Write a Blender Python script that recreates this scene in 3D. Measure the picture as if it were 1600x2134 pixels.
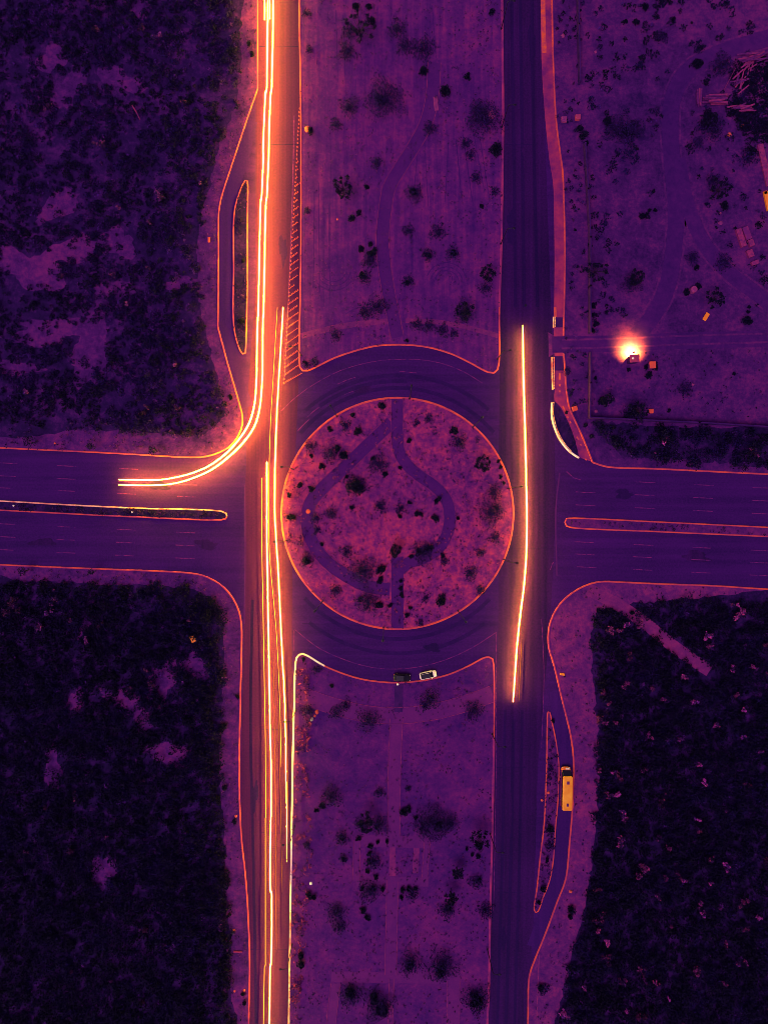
import bpy, math, random
import numpy as np
from mathutils import Vector, Matrix
from mathutils.geometry import tessellate_polygon

random.seed(7)
RNG = np.random.default_rng(11)
S = 0.125            # metres on the ground for one photo pixel
H = 165.0            # height of the drone
PCX, PCY = 800.0, 1067.0
sc = bpy.context.scene
for o in list(bpy.data.objects):
    bpy.data.objects.remove(o)
COL = sc.collection

# ------------------------------------------------------------------ camera, sky, sun, exposure
cam_d = bpy.data.cameras.new('camera')
cam_d.sensor_fit = 'HORIZONTAL'
cam_d.angle = 2 * math.atan(800 * S / H)
cam_d.clip_end = 2000
cam = bpy.data.objects.new('camera', cam_d)
COL.objects.link(cam)
cam.location = (0, 0, H)
cam.rotation_euler = (0, 0, 0)
sc.camera = cam

SUN_EL, SUN_AZ = math.radians(58), math.radians(215)
world = bpy.data.worlds.new('World')
sc.world = world
world.use_nodes = True
wn = world.node_tree
wn.nodes.clear()
sky_n = wn.nodes.new('ShaderNodeTexSky')
sky_n.sky_type = 'NISHITA'
sky_n.sun_disc = False
sky_n.sun_elevation = SUN_EL
sky_n.sun_rotation = SUN_AZ
hsv = wn.nodes.new('ShaderNodeHueSaturation')
hsv.inputs['Saturation'].default_value = 0.35
mul = wn.nodes.new('ShaderNodeMix')
mul.data_type = 'RGBA'
mul.blend_type = 'MULTIPLY'
mul.inputs[0].default_value = 1.0
mul.inputs[7].default_value = (1.0, 0.60, 1.05, 1)
bg = wn.nodes.new('ShaderNodeBackground')
bg.inputs['Strength'].default_value = 0.09
wout = wn.nodes.new('ShaderNodeOutputWorld')
wn.links.new(sky_n.outputs[0], hsv.inputs['Color'])
wn.links.new(hsv.outputs[0], mul.inputs[6])
wn.links.new(mul.outputs[2], bg.inputs['Color'])
wn.links.new(bg.outputs[0], wout.inputs['Surface'])

sun_d = bpy.data.lights.new('sun', 'SUN')
sun_d.energy = 1.8
sun_d.angle = math.radians(35)
sun_d.color = (1.0, 0.66, 0.98)
sun = bpy.data.objects.new('sun', sun_d)
COL.objects.link(sun)
sun.rotation_euler = (math.radians(90) - SUN_EL, 0, math.pi - SUN_AZ)

sc.view_settings.view_transform = 'Standard'
sc.view_settings.look = 'None'
sc.view_settings.exposure = 0.0
sc.view_settings.gamma = 1.0
sc.view_settings.use_curve_mapping = False
sc.cycles.use_denoising = True
sc.cycles.max_bounces = 5
sc.cycles.diffuse_bounces = 3
sc.cycles.sample_clamp_indirect = 6.0
sc.cycles.filter_width = 0.8

# ------------------------------------------------------------------ helpers
def P(px, py, z=0.0):
    """photo pixel at height z -> world point"""
    k = S * (1.0 - z / H)
    return ((px - PCX) * k, (PCY - py) * k, z)

def PX(pts, z=0.0):
    return [P(x, y, z) for x, y in pts]

def link(o, parent=None):
    COL.objects.link(o)
    if parent is not None:
        o.parent = parent
    return o

def mesh_data(name, verts, faces, mat=None, smooth=False):
    me = bpy.data.meshes.new(name)
    me.from_pydata([tuple(v) for v in verts], [], faces)
    if mat is not None:
        me.materials.append(mat)
    if smooth:
        me.polygons.foreach_set('use_smooth', [True] * len(me.polygons))
    me.update()
    return me

def mesh_obj(name, verts, faces, mat=None, parent=None, smooth=False):
    return link(bpy.data.objects.new(name, mesh_data(name, verts, faces, mat, smooth)), parent)

def tag(o, label, cat, group=None, kind=None):
    if label: o['label'] = label
    if cat: o['category'] = cat
    if group: o['group'] = group
    if kind: o['kind'] = kind
    return o

def struct(o):
    o['kind'] = 'structure'
    return o

def empty(name, loc, rz=0.0):
    o = bpy.data.objects.new(name, None)
    o.empty_display_size = 0.3
    o.location = loc
    o.rotation_euler = (0, 0, rz)
    COL.objects.link(o)
    return o

class MB:
    """collects shapes, becomes ONE mesh object"""
    def __init__(self):
        self.v, self.f = [], []
    def add(self, vs, fs):
        n = len(self.v)
        self.v += [tuple(p) for p in vs]
        self.f += [tuple(i + n for i in f) for f in fs]
        return self
    def box(self, c, size, rz=0.0, bev=0.0, rx=0.0):
        x, y, z = [d / 2 for d in size]
        if bev > 0:
            b = min(bev, x * .9, y * .9, z * .9)
            ring = [(-x + b, -y), (x - b, -y), (x, -y + b), (x, y - b), (x - b, y), (-x + b, y), (-x, y - b), (-x, -y + b)]
            inn = [(a * (x - b) / x, c2 * (y - b) / y) for a, c2 in ring]
            vs = [(a, d, -z) for a, d in inn] + [(a, d, -z + b) for a, d in ring] + [(a, d, z - b) for a, d in ring] + [(a, d, z) for a, d in inn]
            fs = []
            for k in range(3):
                for i in range(8):
                    j = (i + 1) % 8
                    fs.append((k * 8 + i, k * 8 + j, k * 8 + 8 + j, k * 8 + 8 + i))
            fs.append(tuple(range(7, -1, -1)))
            fs.append(tuple(range(24, 32)))
        else:
            vs = [(-x, -y, -z), (x, -y, -z), (x, y, -z), (-x, y, -z), (-x, -y, z), (x, -y, z), (x, y, z), (-x, y, z)]
            fs = [(0, 3, 2, 1), (4, 5, 6, 7), (0, 1, 5, 4), (1, 2, 6, 5), (2, 3, 7, 6), (3, 0, 4, 7)]
        m = Matrix.Translation(c) @ Matrix.Rotation(rz, 4, 'Z') @ Matrix.Rotation(rx, 4, 'X')
        return self.add([m @ Vector(p) for p in vs], fs)
    def cyl(self, a, b, r0, r1=None, n=8, cap=True):
        r1 = r0 if r1 is None else r1
        a, b = Vector(a), Vector(b)
        d = (b - a)
        if d.length < 1e-6: return self
        d.normalize()
        u = d.orthogonal().normalized()
        w = d.cross(u)
        vs = []
        for c, r in ((a, r0), (b, r1)):
            for i in range(n):
                t = 2 * math.pi * i / n
                vs.append(c + (u * math.cos(t) + w * math.sin(t)) * r)
        fs = [(i, (i + 1) % n, n + (i + 1) % n, n + i) for i in range(n)]
        if cap:
            fs += [tuple(range(n - 1, -1, -1)), tuple(range(n, 2 * n))]
        return self.add(vs, fs)
    def tube(self, pts, radii, n=8):
        pts = [Vector(p) for p in pts]
        if not hasattr(radii, '__len__'): radii = [radii] * len(pts)
        vs, fs = [], []
        for i, p in enumerate(pts):
            d = (pts[min(i + 1, len(pts) - 1)] - pts[max(i - 1, 0)]).normalized()
            up = Vector((0, 0, 1)) if abs(d.z) < .9 else Vector((1, 0, 0))
            u = d.cross(up).normalized()
            w = u.cross(d)
            for k in range(n):
                t = 2 * math.pi * k / n
                vs.append(p + (u * math.cos(t) + w * math.sin(t)) * radii[i])
        for i in range(len(pts) - 1):
            for k in range(n):
                k2 = (k + 1) % n
                fs.append((i * n + k, i * n + k2, (i + 1) * n + k2, (i + 1) * n + k))
        fs.append(tuple(range(n - 1, -1, -1)))
        m = (len(pts) - 1) * n
        fs.append(tuple(range(m, m + n)))
        return self.add(vs, fs)
    def loft(self, rings, cap=True):
        n = len(rings[0])
        vs = [p for r in rings for p in r]
        fs = []
        for i in range(len(rings) - 1):
            for k in range(n):
                k2 = (k + 1) % n
                fs.append((i * n + k, i * n + k2, (i + 1) * n + k2, (i + 1) * n + k))
        if cap:
            fs.append(tuple(range(n - 1, -1, -1)))
            m = (len(rings) - 1) * n
            fs.append(tuple(range(m, m + n)))
        return self.add(vs, fs)
    def build(self, name, mat, parent=None, smooth=False):
        return mesh_obj(name, self.v, self.f, mat, parent, smooth)
    def data(self, name, mat, smooth=False):
        return mesh_data(name, self.v, self.f, mat, smooth)

def copy_tree(o, parent=None):
    c = o.copy()
    COL.objects.link(c)
    c.parent = parent
    for ch in list(o.children):
        if ch.name in COL.objects:
            copy_tree(ch, c)
    return c

def smooth_line(pts, step=8.0, closed=False):
    """Catmull-Rom through pixel points, resampled about every `step` pixels"""
    n = len(pts)
    out = []
    rng = range(n) if closed else range(n - 1)
    for i in rng:
        if closed:
            p0, p1, p2, p3 = pts[(i - 1) % n], pts[i], pts[(i + 1) % n], pts[(i + 2) % n]
        else:
            p1, p2 = pts[i], pts[i + 1]
            p0 = pts[i - 1] if i > 0 else (2 * p1[0] - p2[0], 2 * p1[1] - p2[1])
            p3 = pts[i + 2] if i + 2 < n else (2 * p2[0] - p1[0], 2 * p2[1] - p1[1])
        # centripetal parametrisation keeps the curve from overshooting
        d1 = max(math.dist(p0, p1), 1e-3) ** .5
        d2 = max(math.dist(p1, p2), 1e-3) ** .5
        d3 = max(math.dist(p2, p3), 1e-3) ** .5
        t0, t1, t2, t3 = 0, d1, d1 + d2, d1 + d2 + d3
        k = max(1, int(math.dist(p1, p2) / step))
        for j in range(k):
            t = t1 + (t2 - t1) * j / k
            q = []
            for c in (0, 1):
                a1 = (t1 - t) / (t1 - t0) * p0[c] + (t - t0) / (t1 - t0) * p1[c]
                a2 = (t2 - t) / (t2 - t1) * p1[c] + (t - t1) / (t2 - t1) * p2[c]
                a3 = (t3 - t) / (t3 - t2) * p2[c] + (t - t2) / (t3 - t2) * p3[c]
                b1 = (t2 - t) / (t2 - t0) * a1 + (t - t0) / (t2 - t0) * a2
                b2 = (t3 - t) / (t3 - t1) * a2 + (t - t1) / (t3 - t1) * a3
                q.append((t2 - t) / (t2 - t1) * b1 + (t - t1) / (t2 - t1) * b2)
            out.append(tuple(q))
    if not closed:
        out.append(tuple(pts[-1]))
    return out

def sheet(name, poly, z, mat, skirt=None):
    """flat polygon (pixel outline) at height z; skirt = depth of its side walls"""
    vs = PX(poly)
    vs = [(x, y, z) for x, y, _ in vs]
    tris = tessellate_polygon([[Vector(v) for v in vs]])
    fs = []
    for t in tris:
        a, b, c = [Vector(vs[i]) for i in t]
        fs.append(tuple(t) if (b - a).cross(c - a).z > 0 else tuple(reversed(t)))
    n = len(vs)
    if skirt:
        vs = vs + [(x, y, z - skirt) for x, y, _ in vs]
        for i in range(n):
            j = (i + 1) % n
            fs.append((i, j, n + j, n + i))
    return struct(mesh_obj(name, vs, fs, mat))

def ribbon_px(pts, width):
    """pixel centre line -> left and right pixel outlines"""
    L, R = [], []
    n = len(pts)
    for i in range(n):
        a, b = pts[max(i - 1, 0)], pts[min(i + 1, n - 1)]
        dx, dy = b[0] - a[0], b[1] - a[1]
        l = math.hypot(dx, dy) or 1
        w = width[i] if hasattr(width, '__len__') else width
        L.append((pts[i][0] - dy / l * w / 2, pts[i][1] + dx / l * w / 2))
        R.append((pts[i][0] + dy / l * w / 2, pts[i][1] - dx / l * w / 2))
    return L, R

def strip(name, pts, width, z, mat, parent=None, kind='structure'):
    """flat band along a pixel line"""
    L, R = ribbon_px(pts, width)
    vs = [(P(*p)[0], P(*p)[1], z) for p in L] + [(P(*p)[0], P(*p)[1], z) for p in R]
    n = len(pts)
    fs = [(i, n + i, n + i + 1, i + 1) for i in range(n - 1)]
    a, b, c = [Vector(vs[i]) for i in fs[0][:3]]
    if (b - a).cross(c - a).z < 0:
        fs = [tuple(reversed(f)) for f in fs]
    o = mesh_obj(name, vs, fs, mat, parent)
    if kind: o['kind'] = kind
    return o

def kerb(pts, mat, width=3.2, top=0.17, base=-0.03, closed=False, name='kerb'):
    """kerbstone run with sloping faces along a pixel line"""
    if closed: pts = pts + [pts[0]]
    if name == 'kerb': width *= 1.1
    prof = [(-.5, base), (-.40, top - .03), (-.30, top), (.30, top), (.40, top - .03), (.5, base)]
    n = len(pts)
    vs = []
    for i in range(n):
        a, b = pts[max(i - 1, 0)], pts[min(i + 1, n - 1)]
        if closed and i in (0, n - 1): a, b = pts[n - 2], pts[1]
        dx, dy = b[0] - a[0], b[1] - a[1]
        l = math.hypot(dx, dy) or 1
        for o, z in prof:
            q = P(pts[i][0] - dy / l * width * o, pts[i][1] + dx / l * width * o)
            vs.append((q[0], q[1], z))
    m = len(prof)
    fs = []
    for i in range(n - 1):
        for k in range(m - 1):
            fs.append((i * m + k, i * m + k + 1, (i + 1) * m + k + 1, (i + 1) * m + k))
    if not closed:
        fs += [tuple(range(m)), tuple(range((n - 1) * m + m - 1, (n - 1) * m - 1, -1))]
    return struct(mesh_obj(name, vs, fs, mat))

def soil_patch(x, y, rx, ry, rot, mat='nw', z=.127, name='bare_soil_patch'):
    rng = np.random.default_rng(int(x * 3 + y))
    ph = rng.random(4) * 6
    pts = []
    for i in range(40):
        a = 2 * math.pi * i / 40
        q = 1 + .22 * math.sin(2 * a + ph[0]) + .16 * math.sin(3 * a + ph[1]) + .12 * math.sin(5 * a + ph[2]) + rng.normal() * .06
        u, v = rx * q * math.cos(a), ry * q * math.sin(a)
        pts.append((x + u * math.cos(rot) - v * math.sin(rot), y + u * math.sin(rot) + v * math.cos(rot)))
    return sheet(name, pts, z, M[mat])

# ------------------------------------------------------------------ materials
def new_mat(name):
    m = bpy.data.materials.new(name)
    m.use_nodes = True
    nt = m.node_tree
    b = nt.nodes['Principled BSDF']
    b.inputs['Roughness'].default_value = 0.9
    b.inputs['Specular IOR Level'].default_value = 0.1
    return m, nt, b

def noise(nt, vec, scale, detail=3.0, rough=0.55):
    n = nt.nodes.new('ShaderNodeTexNoise')
    n.inputs['Scale'].default_value = scale
    n.inputs['Detail'].default_value = detail
    n.inputs['Roughness'].default_value = rough
    nt.links.new(vec, n.inputs['Vector'])
    return n.outputs['Fac']

def mapped(nt, vec, scale, rot=0.0):
    mp = nt.nodes.new('ShaderNodeMapping')
    mp.inputs['Scale'].default_value = scale
    mp.inputs['Rotation'].default_value = (0, 0, rot)
    nt.links.new(vec, mp.inputs['Vector'])
    return mp.outputs[0]

def ramp(nt, fac, stops):
    r = nt.nodes.new('ShaderNodeValToRGB')
    while len(r.color_ramp.elements) < len(stops):
        r.color_ramp.elements.new(0.5)
    for e, (p, c) in zip(r.color_ramp.elements, stops):
        e.position = p
        e.color = (*c, 1)
    nt.links.new(fac, r.inputs['Fac'])
    return r.outputs['Color']

def mixc(nt, fac, a, b, mode='MIX'):
    m = nt.nodes.new('ShaderNodeMix')
    m.data_type = 'RGBA'
    m.blend_type = mode
    for sock, v in ((m.inputs[0], fac), (m.inputs[6], a), (m.inputs[7], b)):
        if hasattr(v, 'links'): nt.links.new(v, sock)
        elif isinstance(v, (int, float)): sock.default_value = v
        else: sock.default_value = (*v, 1)
    return m.outputs[2]

def mathn(nt, op, a, b=None, clamp=False):
    m = nt.nodes.new('ShaderNodeMath')
    m.operation = op
    m.use_clamp = clamp
    for sock, v in ((m.inputs[0], a), (m.inputs[1], b)):
        if v is None: continue
        if hasattr(v, 'links'): nt.links.new(v, sock)
        else: sock.default_value = v
    return m.outputs[0]

def pos(nt):
    return nt.nodes.new('ShaderNodeNewGeometry').outputs['Position']

def grass_mat(name, dark, mid, lit, big=0.035, med=0.22, streak=None, contrast=1.45):
    m, nt, b = new_mat(name)
    p = pos(nt)
    n1 = noise(nt, p, big, 3)
    n2 = noise(nt, p, med, 4, .6)
    n3 = noise(nt, p, 1.0, 4, .8)
    s = mathn(nt, 'ADD', mathn(nt, 'MULTIPLY', n1, .32), mathn(nt, 'MULTIPLY', n2, .34))
    s = mathn(nt, 'ADD', s, mathn(nt, 'MULTIPLY', n3, .34))
    if streak:
        n4 = noise(nt, mapped(nt, p, streak), 1.0, 2, .6)
        s = mathn(nt, 'ADD', mathn(nt, 'MULTIPLY', s, .76), mathn(nt, 'MULTIPLY', n4, .24))
    w = .17 / contrast
    c = ramp(nt, s, [(.5 - w, dark), (.5, mid), (.5 + w, lit)])
    nt.links.new(c, b.inputs['Base Color'])
    bump = nt.nodes.new('ShaderNodeBump')
    bump.inputs['Strength'].default_value = .5
    bump.inputs['Distance'].default_value = .15
    nt.links.new(n3, bump.inputs['Height'])
    nt.links.new(bump.outputs[0], b.inputs['Normal'])
    return m

def asphalt_mat(name, dark, light, streak=(.7, .012, 1), rot=0.0, big=.055):
    m, nt, b = new_mat(name)
    p = pos(nt)
    n1 = noise(nt, mapped(nt, p, streak, rot), 1.0, 4, .6)
    n2 = noise(nt, p, big, 3)
    n3 = noise(nt, p, 1.9, 3, .8)
    s = mathn(nt, 'ADD', mathn(nt, 'MULTIPLY', n1, .36), mathn(nt, 'MULTIPLY', n2, .26))
    s = mathn(nt, 'ADD', s, mathn(nt, 'MULTIPLY', n3, .38))
    c = ramp(nt, s, [(.38, dark), (.62, light)])
    nt.links.new(c, b.inputs['Base Color'])
    b.inputs['Roughness'].default_value = .85
    return m

def worn_mat(name, a, b2, scale=.8, rough=.8, lo=.35, hi=.65):
    m, nt, b = new_mat(name)
    p = pos(nt)
    n1 = noise(nt, p, scale, 4, .65)
    c = ramp(nt, n1, [(lo, a), (hi, b2)])
    nt.links.new(c, b.inputs['Base Color'])
    b.inputs['Roughness'].default_value = rough
    return m

def flat_mat(name, col, rough=.5, spec=.3, coat=0.0):
    m, nt, b = new_mat(name)
    p = nt.nodes.new('ShaderNodeTexCoord').outputs['Object']
    n1 = noise(nt, p, 2.5, 3)
    c = ramp(nt, n1, [(.3, tuple(v * .85 for v in col)), (.7, tuple(min(1, v * 1.08) for v in col))])
    nt.links.new(c, b.inputs['Base Color'])
    b.inputs['Roughness'].default_value = rough
    b.inputs['Specular IOR Level'].default_value = spec
    if coat: b.inputs['Coat Weight'].default_value = coat
    return m

def emit_mat(name, col, strength):
    m = bpy.data.materials.new(name)
    m.use_nodes = True
    nt = m.node_tree
    nt.nodes.clear()
    e = nt.nodes.new('ShaderNodeEmission')
    e.inputs['Color'].default_value = (*col, 1)
    e.inputs['Strength'].default_value = strength
    o = nt.nodes.new('ShaderNodeOutputMaterial')
    nt.links.new(e.outputs[0], o.inputs['Surface'])
    return m

M = {}
M['ground'] = grass_mat('dry_ground', (.020, .0025, .060), (.062, .0062, .100), (.145, .0125, .12))
M['nw'] = grass_mat('rough_grass', (.022, .0025, .060), (.072, .0075, .108), (.16, .014, .125), big=.05, med=.3)
M['dark_soil'] = grass_mat('dark_soil', (.005, .0013, .022), (.016, .0022, .048), (.045, .005, .085), big=.05, med=.25)
M['median'] = grass_mat('mown_dry_grass', (.038, .004, .095), (.095, .008, .120), (.20, .015, .125), streak=(.75, .05, 1))
M['median_s'] = grass_mat('mown_grass', (.036, .004, .092), (.082, .007, .112), (.155, .012, .122))
M['island'] = grass_mat('parched_grass', (.060, .006, .105), (.19, .015, .122), (.46, .034, .105), med=.35, contrast=1.6)
M['verge'] = grass_mat('verge_grass', (.028, .003, .075), (.080, .008, .105), (.16, .014, .12), med=.3)
M['verge_r'] = grass_mat('sandy_verge', (.045, .005, .095), (.115, .011, .115), (.24, .020, .12), med=.3)
M['sand'] = grass_mat('bare_track_soil', (.034, .0036, .082), (.052, .005, .098), (.078, .007, .110), med=.4)
M['track_sand'] = grass_mat('sandy_track', (.085, .0085, .105), (.155, .014, .115), (.24, .021, .12), med=.3)
M['band'] = asphalt_mat('polished_asphalt', (.008, .0010, .034), (.026, .0024, .070))
M['nw_floor'] = grass_mat('scrub_soil', (.007, .0013, .028), (.023, .003, .060), (.075, .008, .105), big=.06, med=.3)
M['band_ring'] = asphalt_mat('polished_ring_asphalt', (.014, .0015, .050), (.032, .0028, .084), streak=(.4, .4, 1))
M['path_s'] = asphalt_mat('pale_path_paving', (.085, .0078, .112), (.140, .012, .122), streak=(.3, .3, 1))
M['mark'] = grass_mat('scraped_grass', (.032, .0035, .085), (.060, .0055, .105), (.12, .010, .115))
M['road'] = asphalt_mat('asphalt_cross_road', (.020, .0020, .060), (.053, .0042, .108), streak=(.012, .5, 1), rot=-.047)
M['road_l'] = asphalt_mat('asphalt_worn', (.030, .0024, .046), (.064, .0044, .066), streak=(1.3, .010, 1))
M['road_r'] = asphalt_mat('asphalt_dark', (.011, .0013, .036), (.042, .0032, .082))
M['lane'] = asphalt_mat('asphalt_bay', (.024, .0025, .072), (.05, .0045, .105))
M['path'] = asphalt_mat('path_paving', (.050, .0047, .098), (.088, .0076, .116), streak=(.3, .3, 1))
M['path_edge'] = worn_mat('path_edging', (.09, .009, .11), (.26, .022, .115), 1.1)
M['kerb'] = worn_mat('kerb_orange', (.34, .030, .095), (.70, .080, .045), .22)
M['kerb_hot_and_lit'] = worn_mat('kerb_bright_orange_and_lit', (.62, .085, .06), (1.0, .50, .30), .45)  # bright paint; on the medians also streak light put into the colour
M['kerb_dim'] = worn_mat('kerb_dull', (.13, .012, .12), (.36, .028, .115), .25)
M['kerb_white_and_lit'] = worn_mat('kerb_white_and_lit', (.95, .42, .26), (1.0, .76, .64), .5)  # white paint; on the lower median also streak light put into the colour
M['walk'] = worn_mat('red_walkway', (.14, .011, .11), (.36, .028, .09), .25)
M['walk_dark'] = worn_mat('dark_paving', (.03, .0035, .07), (.055, .006, .09), .5)
M['paint'] = worn_mat('road_paint', (.040, .004, .10), (.19, .015, .125), .9, lo=.38, hi=.62)
M['paint_o'] = worn_mat('orange_paint', (.40, .04, .09), (.75, .10, .03), .6)
M['seam'] = worn_mat('tar_seam', (.055, .006, .085), (.08, .007, .10), .6)
M['wall'] = worn_mat('wall_render', (.025, .004, .07), (.055, .007, .10), .4)
M['dark_metal'] = flat_mat('dark_metal', (.008, .0016, .020), .5, .15)
M['black_paint'] = flat_mat('black_car_paint', (.006, .003, .012), .3, .25)
M['glass'] = flat_mat('dark_glass', (.004, .002, .012), .15, .3)
M['tyre'] = flat_mat('tyre_rubber', (.008, .004, .015), .9, .1)
M['rim'] = flat_mat('rim_metal', (.25, .12, .2), .4, .5)
M['white_car'] = flat_mat('white_car_paint', (.98, .80, .62), .35, .3)
M['bus_roof'] = worn_mat('bus_roof_paint', (.78, .26, .018), (.92, .42, .035), .35, .55)
M['bus_side'] = flat_mat('bus_side_paint', (.16, .016, .12), .4, .3)
M['bus_nose'] = flat_mat('bus_nose_paint', (.80, .15, .035), .4, .3)
M['plate'] = flat_mat('white_plate', (.98, .80, .58), .5, .3)
M['hatch'] = flat_mat('hatch_panel', (.10, .010, .10), .5, .2)
M['roof_red'] = worn_mat('sheet_roof', (.26, .025, .11), (.42, .045, .09), .9)
M['roof_orange'] = worn_mat('orange_roof', (.60, .07, .05), (.72, .09, .04), .9)
M['orange'] = flat_mat('orange_sheet', (.88, .24, .02), .6, .2)
M['wood'] = worn_mat('weathered_timber', (.05, .006, .09), (.15, .014, .12), 1.4)
M['wood_r'] = worn_mat('reddish_timber', (.13, .012, .11), (.30, .026, .11), 1.4)
M['stone'] = worn_mat('pink_stone', (.16, .018, .13), (.30, .035, .13), 1.4)
M['stone_o'] = worn_mat('orange_stone', (.45, .05, .08), (.75, .12, .04), 1.6)
M['bark'] = worn_mat('bark', (.008, .003, .02), (.03, .005, .04), 2.0)
M['black_disc'] = flat_mat('cast_iron', (.006, .003, .015), .7, .2)
HEAD = (1.0, .84, .016)
M['streak_bright'] = emit_mat('headlight_glow', HEAD, 430.0)
M['streak_right'] = emit_mat('single_headlight_glow', HEAD, 520.0)
M['streak_mid'] = emit_mat('fine_headlight_glow', (1.0, .84, .016), 430.0)
M['streak_thin'] = emit_mat('thin_lamp_glow', (1.0, .45, .02), 3.5)
M['streak_faint'] = emit_mat('faint_lamp_glow', (1.0, .26, .03), .55)
M['lamp_glow'] = emit_mat('lamp_glow', (1.0, .95, .7), 30.0)
M['glint'] = emit_mat('lamp_lens_lit', (1.0, .9, .6), 2.0)

def foliage_mat(name):
    m, nt, b = new_mat(name)
    a = nt.nodes.new('ShaderNodeAttribute')
    a.attribute_name = 'Col'
    nt.links.new(a.outputs['Color'], b.inputs['Base Color'])
    b.inputs['Roughness'].default_value = .75
    return m
M['leaf'] = foliage_mat('leaves')

# ------------------------------------------------------------------ SETTING: ground, roads, parcels, kerbs
g = 520
struct(mesh_obj('ground', [(-g, -g, -.12), (g, -g, -.12), (g, g, -.12), (-g, g, -.12)], [(0, 1, 2, 3)], M['ground']))

# outlines of the raised plots (pixels); far ends run on outside the frame
FAR = 1500
nw_edge_a = [(538, -FAR), (537, 0), (537, 184)]
nw_edge_b = [(537, 184), (512, 256), (480, 352), (462, 408), (456, 440), (455, 540), (454, 682)]
nw_edge_c = [(454, 682), (476, 764), (496, 832), (505, 868), (504, 888), (494, 912), (476, 932), (448, 946), (420, 952), (380, 952), (256, 945), (0, 933), (-FAR, 862)]
NW = nw_edge_a[:-1] + smooth_line(nw_edge_b, 14)[:-1] + smooth_line(nw_edge_c, 10)
sw_edge = [(-FAR, 1107), (0, 1177), (160, 1184), (360, 1192), (400, 1195), (424, 1200), (448, 1211), (468, 1226), (486, 1248), (498, 1275), (503, 1304), (503, 1360), (501, 1440), (499, 1540), (498, 1594), (502, 1734), (512, 1834), (517, 1914), (520, 1994), (518, 2134), (508, 2134 + FAR)]
SW = smooth_line(sw_edge, 12)
n_med_edge = [(624, -FAR), (624, 0), (627, 216), (627, 540), (624, 750), (625, 764), (631, 772), (641, 772), (696, 746), (736, 732), (780, 721), (820, 718), (860, 719), (900, 725), (940, 737), (980, 756), (1016, 775), (1028, 777), (1036, 770), (1039, 756), (1040, 640), (1044, 520), (1047, 330), (1048, 240), (1046, 0), (1046, -FAR)]
NMED = smooth_line(n_med_edge, 8)
s_med_edge = [(590, 2134 + FAR), (602, 2134), (604, 1994), (607, 1794), (610, 1594), (613, 1480), (616, 1384), (618, 1372), (623, 1365), (631, 1363), (639, 1366), (676, 1388), (720, 1406), (760, 1417), (800, 1422), (824, 1423), (860, 1421), (900, 1415), (940, 1404), (980, 1386), (1008, 1371), (1018, 1369), (1026, 1374), (1028, 1386), (1029, 1540), (1028, 1594), (1025, 1754), (1021, 1900), (1018, 2074), (1015, 2134), (1002, 2134 + FAR)]
SMED = smooth_line(s_med_edge, 8)
w_med_edge = [(-FAR, 972), (0, 1044), (140, 1052), (280, 1059), (462, 1066), (471, 1070), (473, 1076), (470, 1081), (462, 1083), (280, 1077), (0, 1063), (-FAR, 991)]
WMED = smooth_line(w_med_edge, 6)
e_med_edge = [(1600 + FAR, 1170), (1600, 1099), (1375, 1088), (1190, 1080), (1180, 1081), (1177, 1088), (1180, 1096), (1190, 1099), (1375, 1108), (1600, 1118), (1600 + FAR, 1189)]
EMED = smooth_line(e_med_edge, 6)
ne_edge_top = [(1150, -FAR), (1150, 0), (1154, 169), (1159, 255), (1167, 319), (1172, 356), (1175, 431), (1177, 540), (1176, 600), (1174, 700)]
ne_edge_bot = [(1174, 736), (1175, 744), (1180, 811), (1186, 849), (1199, 879), (1214, 912), (1225, 939), (1234, 963)]
ne_edge_e = [(1234, 963), (1262, 972), (1375, 977), (1600, 988), (1600 + FAR, 1058)]
NE = smooth_line(ne_edge_top, 12) + smooth_line(ne_edge_bot, 8)[:-1] + smooth_line(ne_edge_e, 12)
se_edge = [(1600 + FAR, 1298), (1600, 1228), (1487, 1221), (1375, 1217), (1285, 1213), (1259, 1212), (1232, 1216), (1206, 1227), (1184, 1242), (1165, 1261), (1152, 1283), (1144, 1307), (1142, 1330), (1144, 1352), (1154, 1386), (1169, 1450), (1190, 1540), (1195, 1590), (1194, 1640), (1192, 1692), (1186, 1763), (1181, 1819), (1176, 1841), (1161, 1879), (1139, 1939), (1112, 2006), (1103, 2034), (1100, 2134), (1088, 2134 + FAR)]
SE = smooth_line(se_edge, 10)
w_bay = [(511, 376), (515, 377), (516, 384), (515, 480), (515, 585), (512, 726), (511, 735), (506, 737), (501, 731), (488, 684), (487, 560), (488, 446), (493, 420), (505, 386)]
WBAY = smooth_line(w_bay, 8, True)
e_bay = [(1142, 1484), (1145, 1485), (1149, 1502), (1157, 1540), (1164, 1594), (1163, 1640), (1162, 1669), (1157, 1725), (1152, 1796), (1144, 1838), (1131, 1871), (1121, 1899), (1116, 1902), (1113, 1897), (1119, 1849), (1126, 1781), (1133, 1725), (1139, 1594), (1140, 1520)]
EBAY = smooth_line(e_bay, 8, True)
CIRC_C, CIRC_R = (828.0, 1070.0), 241.0
ISLE = [(CIRC_C[0] + CIRC_R * math.cos(2 * math.pi * i / 120), CIRC_C[1] + CIRC_R * math.sin(2 * math.pi * i / 120)) for i in range(120)]

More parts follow.
